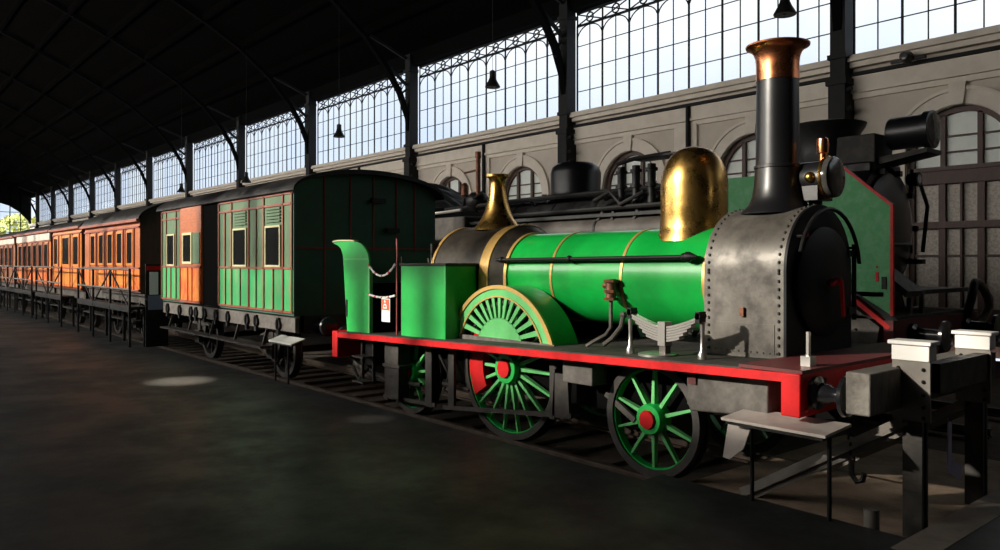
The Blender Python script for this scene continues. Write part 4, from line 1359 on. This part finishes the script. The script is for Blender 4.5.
# information stands
def stand(x0, x1, ya, yb, za, zb, legs, m, lab, zl):
    t = thing('information_stand', ((x0 + x1) / 2, (ya + yb) / 2, zl), lab, 'information stand')
    n = math.atan2(zb - za, yb - ya)
    MB().prism([(ya, za), (yb, zb), (yb, zb - .022), (ya, za - .022)], 'x', x0, x1).build('panel', m, t)
    MB().prism([(ya + .02, za - .022), (yb - .02, zb - .022), (yb - .02, zb - .05), (ya + .02, za - .05)], 'x', x0 + .03, x1 - .03).build('frame', 'black', t)
    for x, y in legs:
        MB().cyl((x, y, zl), (x, y, (za + zb) / 2 - .03), .017, 10).build('leg', 'black', t)
    return t
t = stand(-3.585, -2.72, 5.36, 5.76, .805, .835, ((-3.49, 5.66), (-2.84, 5.66)), 'board', 'worn beige information table in front of the green locomotive', PZ)
MB().prism([(-3.60, .80), (-3.38, .80), (-3.47, .55), (-3.60, .44), (-3.66, .45)], 'y', 5.50, 5.512).build('side_bracket', 'board', t)
tx = MB()
for k, (a, b) in enumerate(((-2.93, -2.80), (-3.02, -2.84), (-2.98, -2.86))):
    tx.prism([(5.46 + .07 * k, .815 + .0053 * k), (5.48 + .07 * k, .8165 + .0053 * k), (5.48 + .07 * k, .8175 + .0053 * k), (5.46 + .07 * k, .816 + .0053 * k)], 'x', a, b)
stand(-12.2, -11.34, 5.33, 5.56, .765, .835, ((-12.08, 5.40), (-11.6, 5.40)), 'board_pale', 'pale information table standing in front of the green coach', PZ)

# pendant lamps from the roof
def pendant(x, y, z, lab):
    t = thing('pendant_lamp', (x, y, z), lab, 'lamp', 'bell lamps hanging under the roof')
    MB().lathe([(.24, 0), (.25, .02), (.22, .08), (.15, .20), (.11, .30), (.10, .36), (.10, .52), (.04, .56), (0, .56)], (x, y, z), 'z', 24).build('shade', 'black', t)
    MB().sph((x, y, z + .08), .1, n=12).build('bulb', 'lens', t)
    zr = 11.42 + (20.6 - y) * 7.2 / 15.6
    MB().cyl((x, y, z + .54), (x, y, zr + .02), .007, 6).build('rod', 'black', t)
for px_, (x, y, z), lab in ((0, (-9.05, 16.0, 7.56), 'black bell lamp hanging above the copper-capped chimney'),
                            (1, (-19.25, 16.0, 7.70), 'black bell lamp hanging before the tall window over the safety valve'),
                            (2, (-29.45, 16.0, 7.35), 'black bell lamp hanging before the tall window over the green coach'),
                            (3, (-39.4, 16.0, 6.20), 'small bell lamp hanging low before the windows over the orange door'),
                            (4, (-49.6, 16.0, 6.40), 'small bell lamp hanging before the windows over the orange coach')):
    pendant(x, y, z, lab)
t = thing('wall_camera', (-7.9, 19.6, 6.85), 'small dark round security camera on the wall ledge under the right-hand window', 'security_camera')  # modelled as a security camera, gives no light
MB().lathe([(0, -.16), (.10, -.16), (.15, 0), (.15, .05), (0, .05)], (-7.9, 19.55, 7.0), 'y', 20).build('housing', 'black', t)
MB().lathe([(0, -.165), (.08, -.165), (0, -.17)], (-7.9, 19.55, 7.0), 'y', 16).build('lens', 'lens', t)
MB().box(-8.3, -7.5, 19.62, 19.72, 6.92, 6.99).build('bracket', 'black', t)

# ================================================================== LIGHT
def sky():
    w = bpy.data.worlds.new('World')
    bpy.context.scene.world = w
    w.use_nodes = True
    nt = w.node_tree
    bg = nt.nodes['Background']
    tc = nt.nodes.new('ShaderNodeTexCoord')
    sp = nt.nodes.new('ShaderNodeSeparateXYZ')
    nt.links.new(tc.outputs['Generated'], sp.inputs[0])
    ns = nt.nodes.new('ShaderNodeTexNoise')
    ns.inputs['Scale'].default_value = 5
    ns.inputs['Detail'].default_value = 5
    nt.links.new(tc.outputs['Generated'], ns.inputs['Vector'])
    # blue towards the horizon haze and between the clouds, white higher up
    mr = nt.nodes.new('ShaderNodeMapRange')
    mr.inputs['From Min'].default_value = .16
    mr.inputs['From Max'].default_value = .30
    nt.links.new(sp.outputs['Z'], mr.inputs['Value'])
    ad = nt.nodes.new('ShaderNodeMath')
    ad.operation = 'MULTIPLY_ADD'
    ad.inputs[1].default_value = 1.6
    nt.links.new(ns.outputs['Fac'], ad.inputs[0])
    sb_ = nt.nodes.new('ShaderNodeMath')
    sb_.operation = 'SUBTRACT'
    sb_.inputs[1].default_value = .70
    nt.links.new(mr.outputs['Result'], sb_.inputs[0])
    nt.links.new(sb_.outputs[0], ad.inputs[2])
    cl = nt.nodes.new('ShaderNodeClamp')
    nt.links.new(ad.outputs[0], cl.inputs[0])
    mx = nt.nodes.new('ShaderNodeMix')
    mx.data_type = 'RGBA'
    mx.inputs['A'].default_value = (.68, .77, .90, 1)
    mx.inputs['B'].default_value = (.97, .985, 1.0, 1)
    nt.links.new(cl.outputs[0], mx.inputs['Factor'])
    # bright hazy half of the sky round the sun
    m2 = nt.nodes.new('ShaderNodeMapRange')
    m2.inputs['From Min'].default_value = .05
    m2.inputs['From Max'].default_value = -.35
    m2.inputs['To Min'].default_value = SKY_FAR
    m2.inputs['To Max'].default_value = SKY_SUN
    nt.links.new(sp.outputs['Y'], m2.inputs['Value'])
    m3 = nt.nodes.new('ShaderNodeMix')
    m3.data_type = 'RGBA'
    m4 = nt.nodes.new('ShaderNodeMapRange')
    m4.inputs['From Min'].default_value = .05
    m4.inputs['From Max'].default_value = -.2
    nt.links.new(sp.outputs['Y'], m4.inputs['Value'])
    nt.links.new(m4.outputs['Result'], m3.inputs['Factor'])
    nt.links.new(mx.outputs['Result'], m3.inputs['A'])
    m3.inputs['B'].default_value = (1.0, .96, .90, 1)
    nt.links.new(m3.outputs['Result'], bg.inputs['Color'])
    nt.links.new(m2.outputs['Result'], bg.inputs['Strength'])
SKY_FAR, SKY_SUN, SUN = 1.35, 9.0, 5.6
sky()
sl = bpy.data.lights.new('sun', 'SUN')
sl.energy = SUN
sl.angle = math.radians(1.4)
sl.color = (1.0, .93, .80)
so = bpy.data.objects.new('sun', sl)
col.objects.link(so)
az, el = math.radians(24), math.radians(19)
so.rotation_euler = Vector((math.sin(az) * math.cos(el), math.cos(az) * math.cos(el), -math.sin(el))).to_track_quat('-Z', 'Y').to_euler()
for k, o in enumerate(opens[:8]):                     # sampling portals in the sunlit windows
    pl = bpy.data.lights.new('window_portal', 'AREA')
    pl.shape = 'RECTANGLE'
    pl.size, pl.size_y = o[1] - o[0], o[3] - o[2]
    pl.cycles.is_portal = True
    po = bpy.data.objects.new('window_portal', pl)
    col.objects.link(po)
    po.location = ((o[0] + o[1]) / 2, YN + .02, (o[2] + o[3]) / 2)
    po.rotation_euler = Vector((0, 1, 0)).to_track_quat('-Z', 'Z').to_euler()

for nm, x, y, half, pw in (('added_floor_spot', -13.05, 4.19, 3.1, 20000), ('added_floor_spot', -8.37, 4.97, 1.7, 2600)):  # lamps added without fittings to throw warm patches on the platform
    spl = bpy.data.lights.new(nm, 'SPOT')
    spl.energy = pw
    spl.spot_size = math.radians(2 * half)
    spl.spot_blend = 1.0
    spl.shadow_soft_size = .05
    spl.color = (1.0, .84, .68)
    spo = bpy.data.objects.new(nm, spl)
    col.objects.link(spo)
    spo.location = (x, y, 12.0)

# ================================================================== CAMERA
cam = bpy.data.cameras.new('camera')
cam.sensor_width = 36
cam.sensor_fit = 'HORIZONTAL'
cam.lens = 36 * 773 / 1000
cam.shift_y = -13 / 1000
cam.clip_end = 500
co = bpy.data.objects.new('camera', cam)
col.objects.link(co)
co.location = (0, 0, 2.05)
th = math.atan(655 / 773)
co.rotation_euler = Vector((-math.cos(th), math.sin(th), 0)).to_track_quat('-Z', 'Y').to_euler()
sc = bpy.context.scene
sc.camera = co
sc.view_settings.view_transform = 'Standard'
sc.view_settings.look = 'None'
sc.view_settings.gamma = 1
sc.view_settings.exposure = 0
sc.view_settings.use_curve_mapping = False
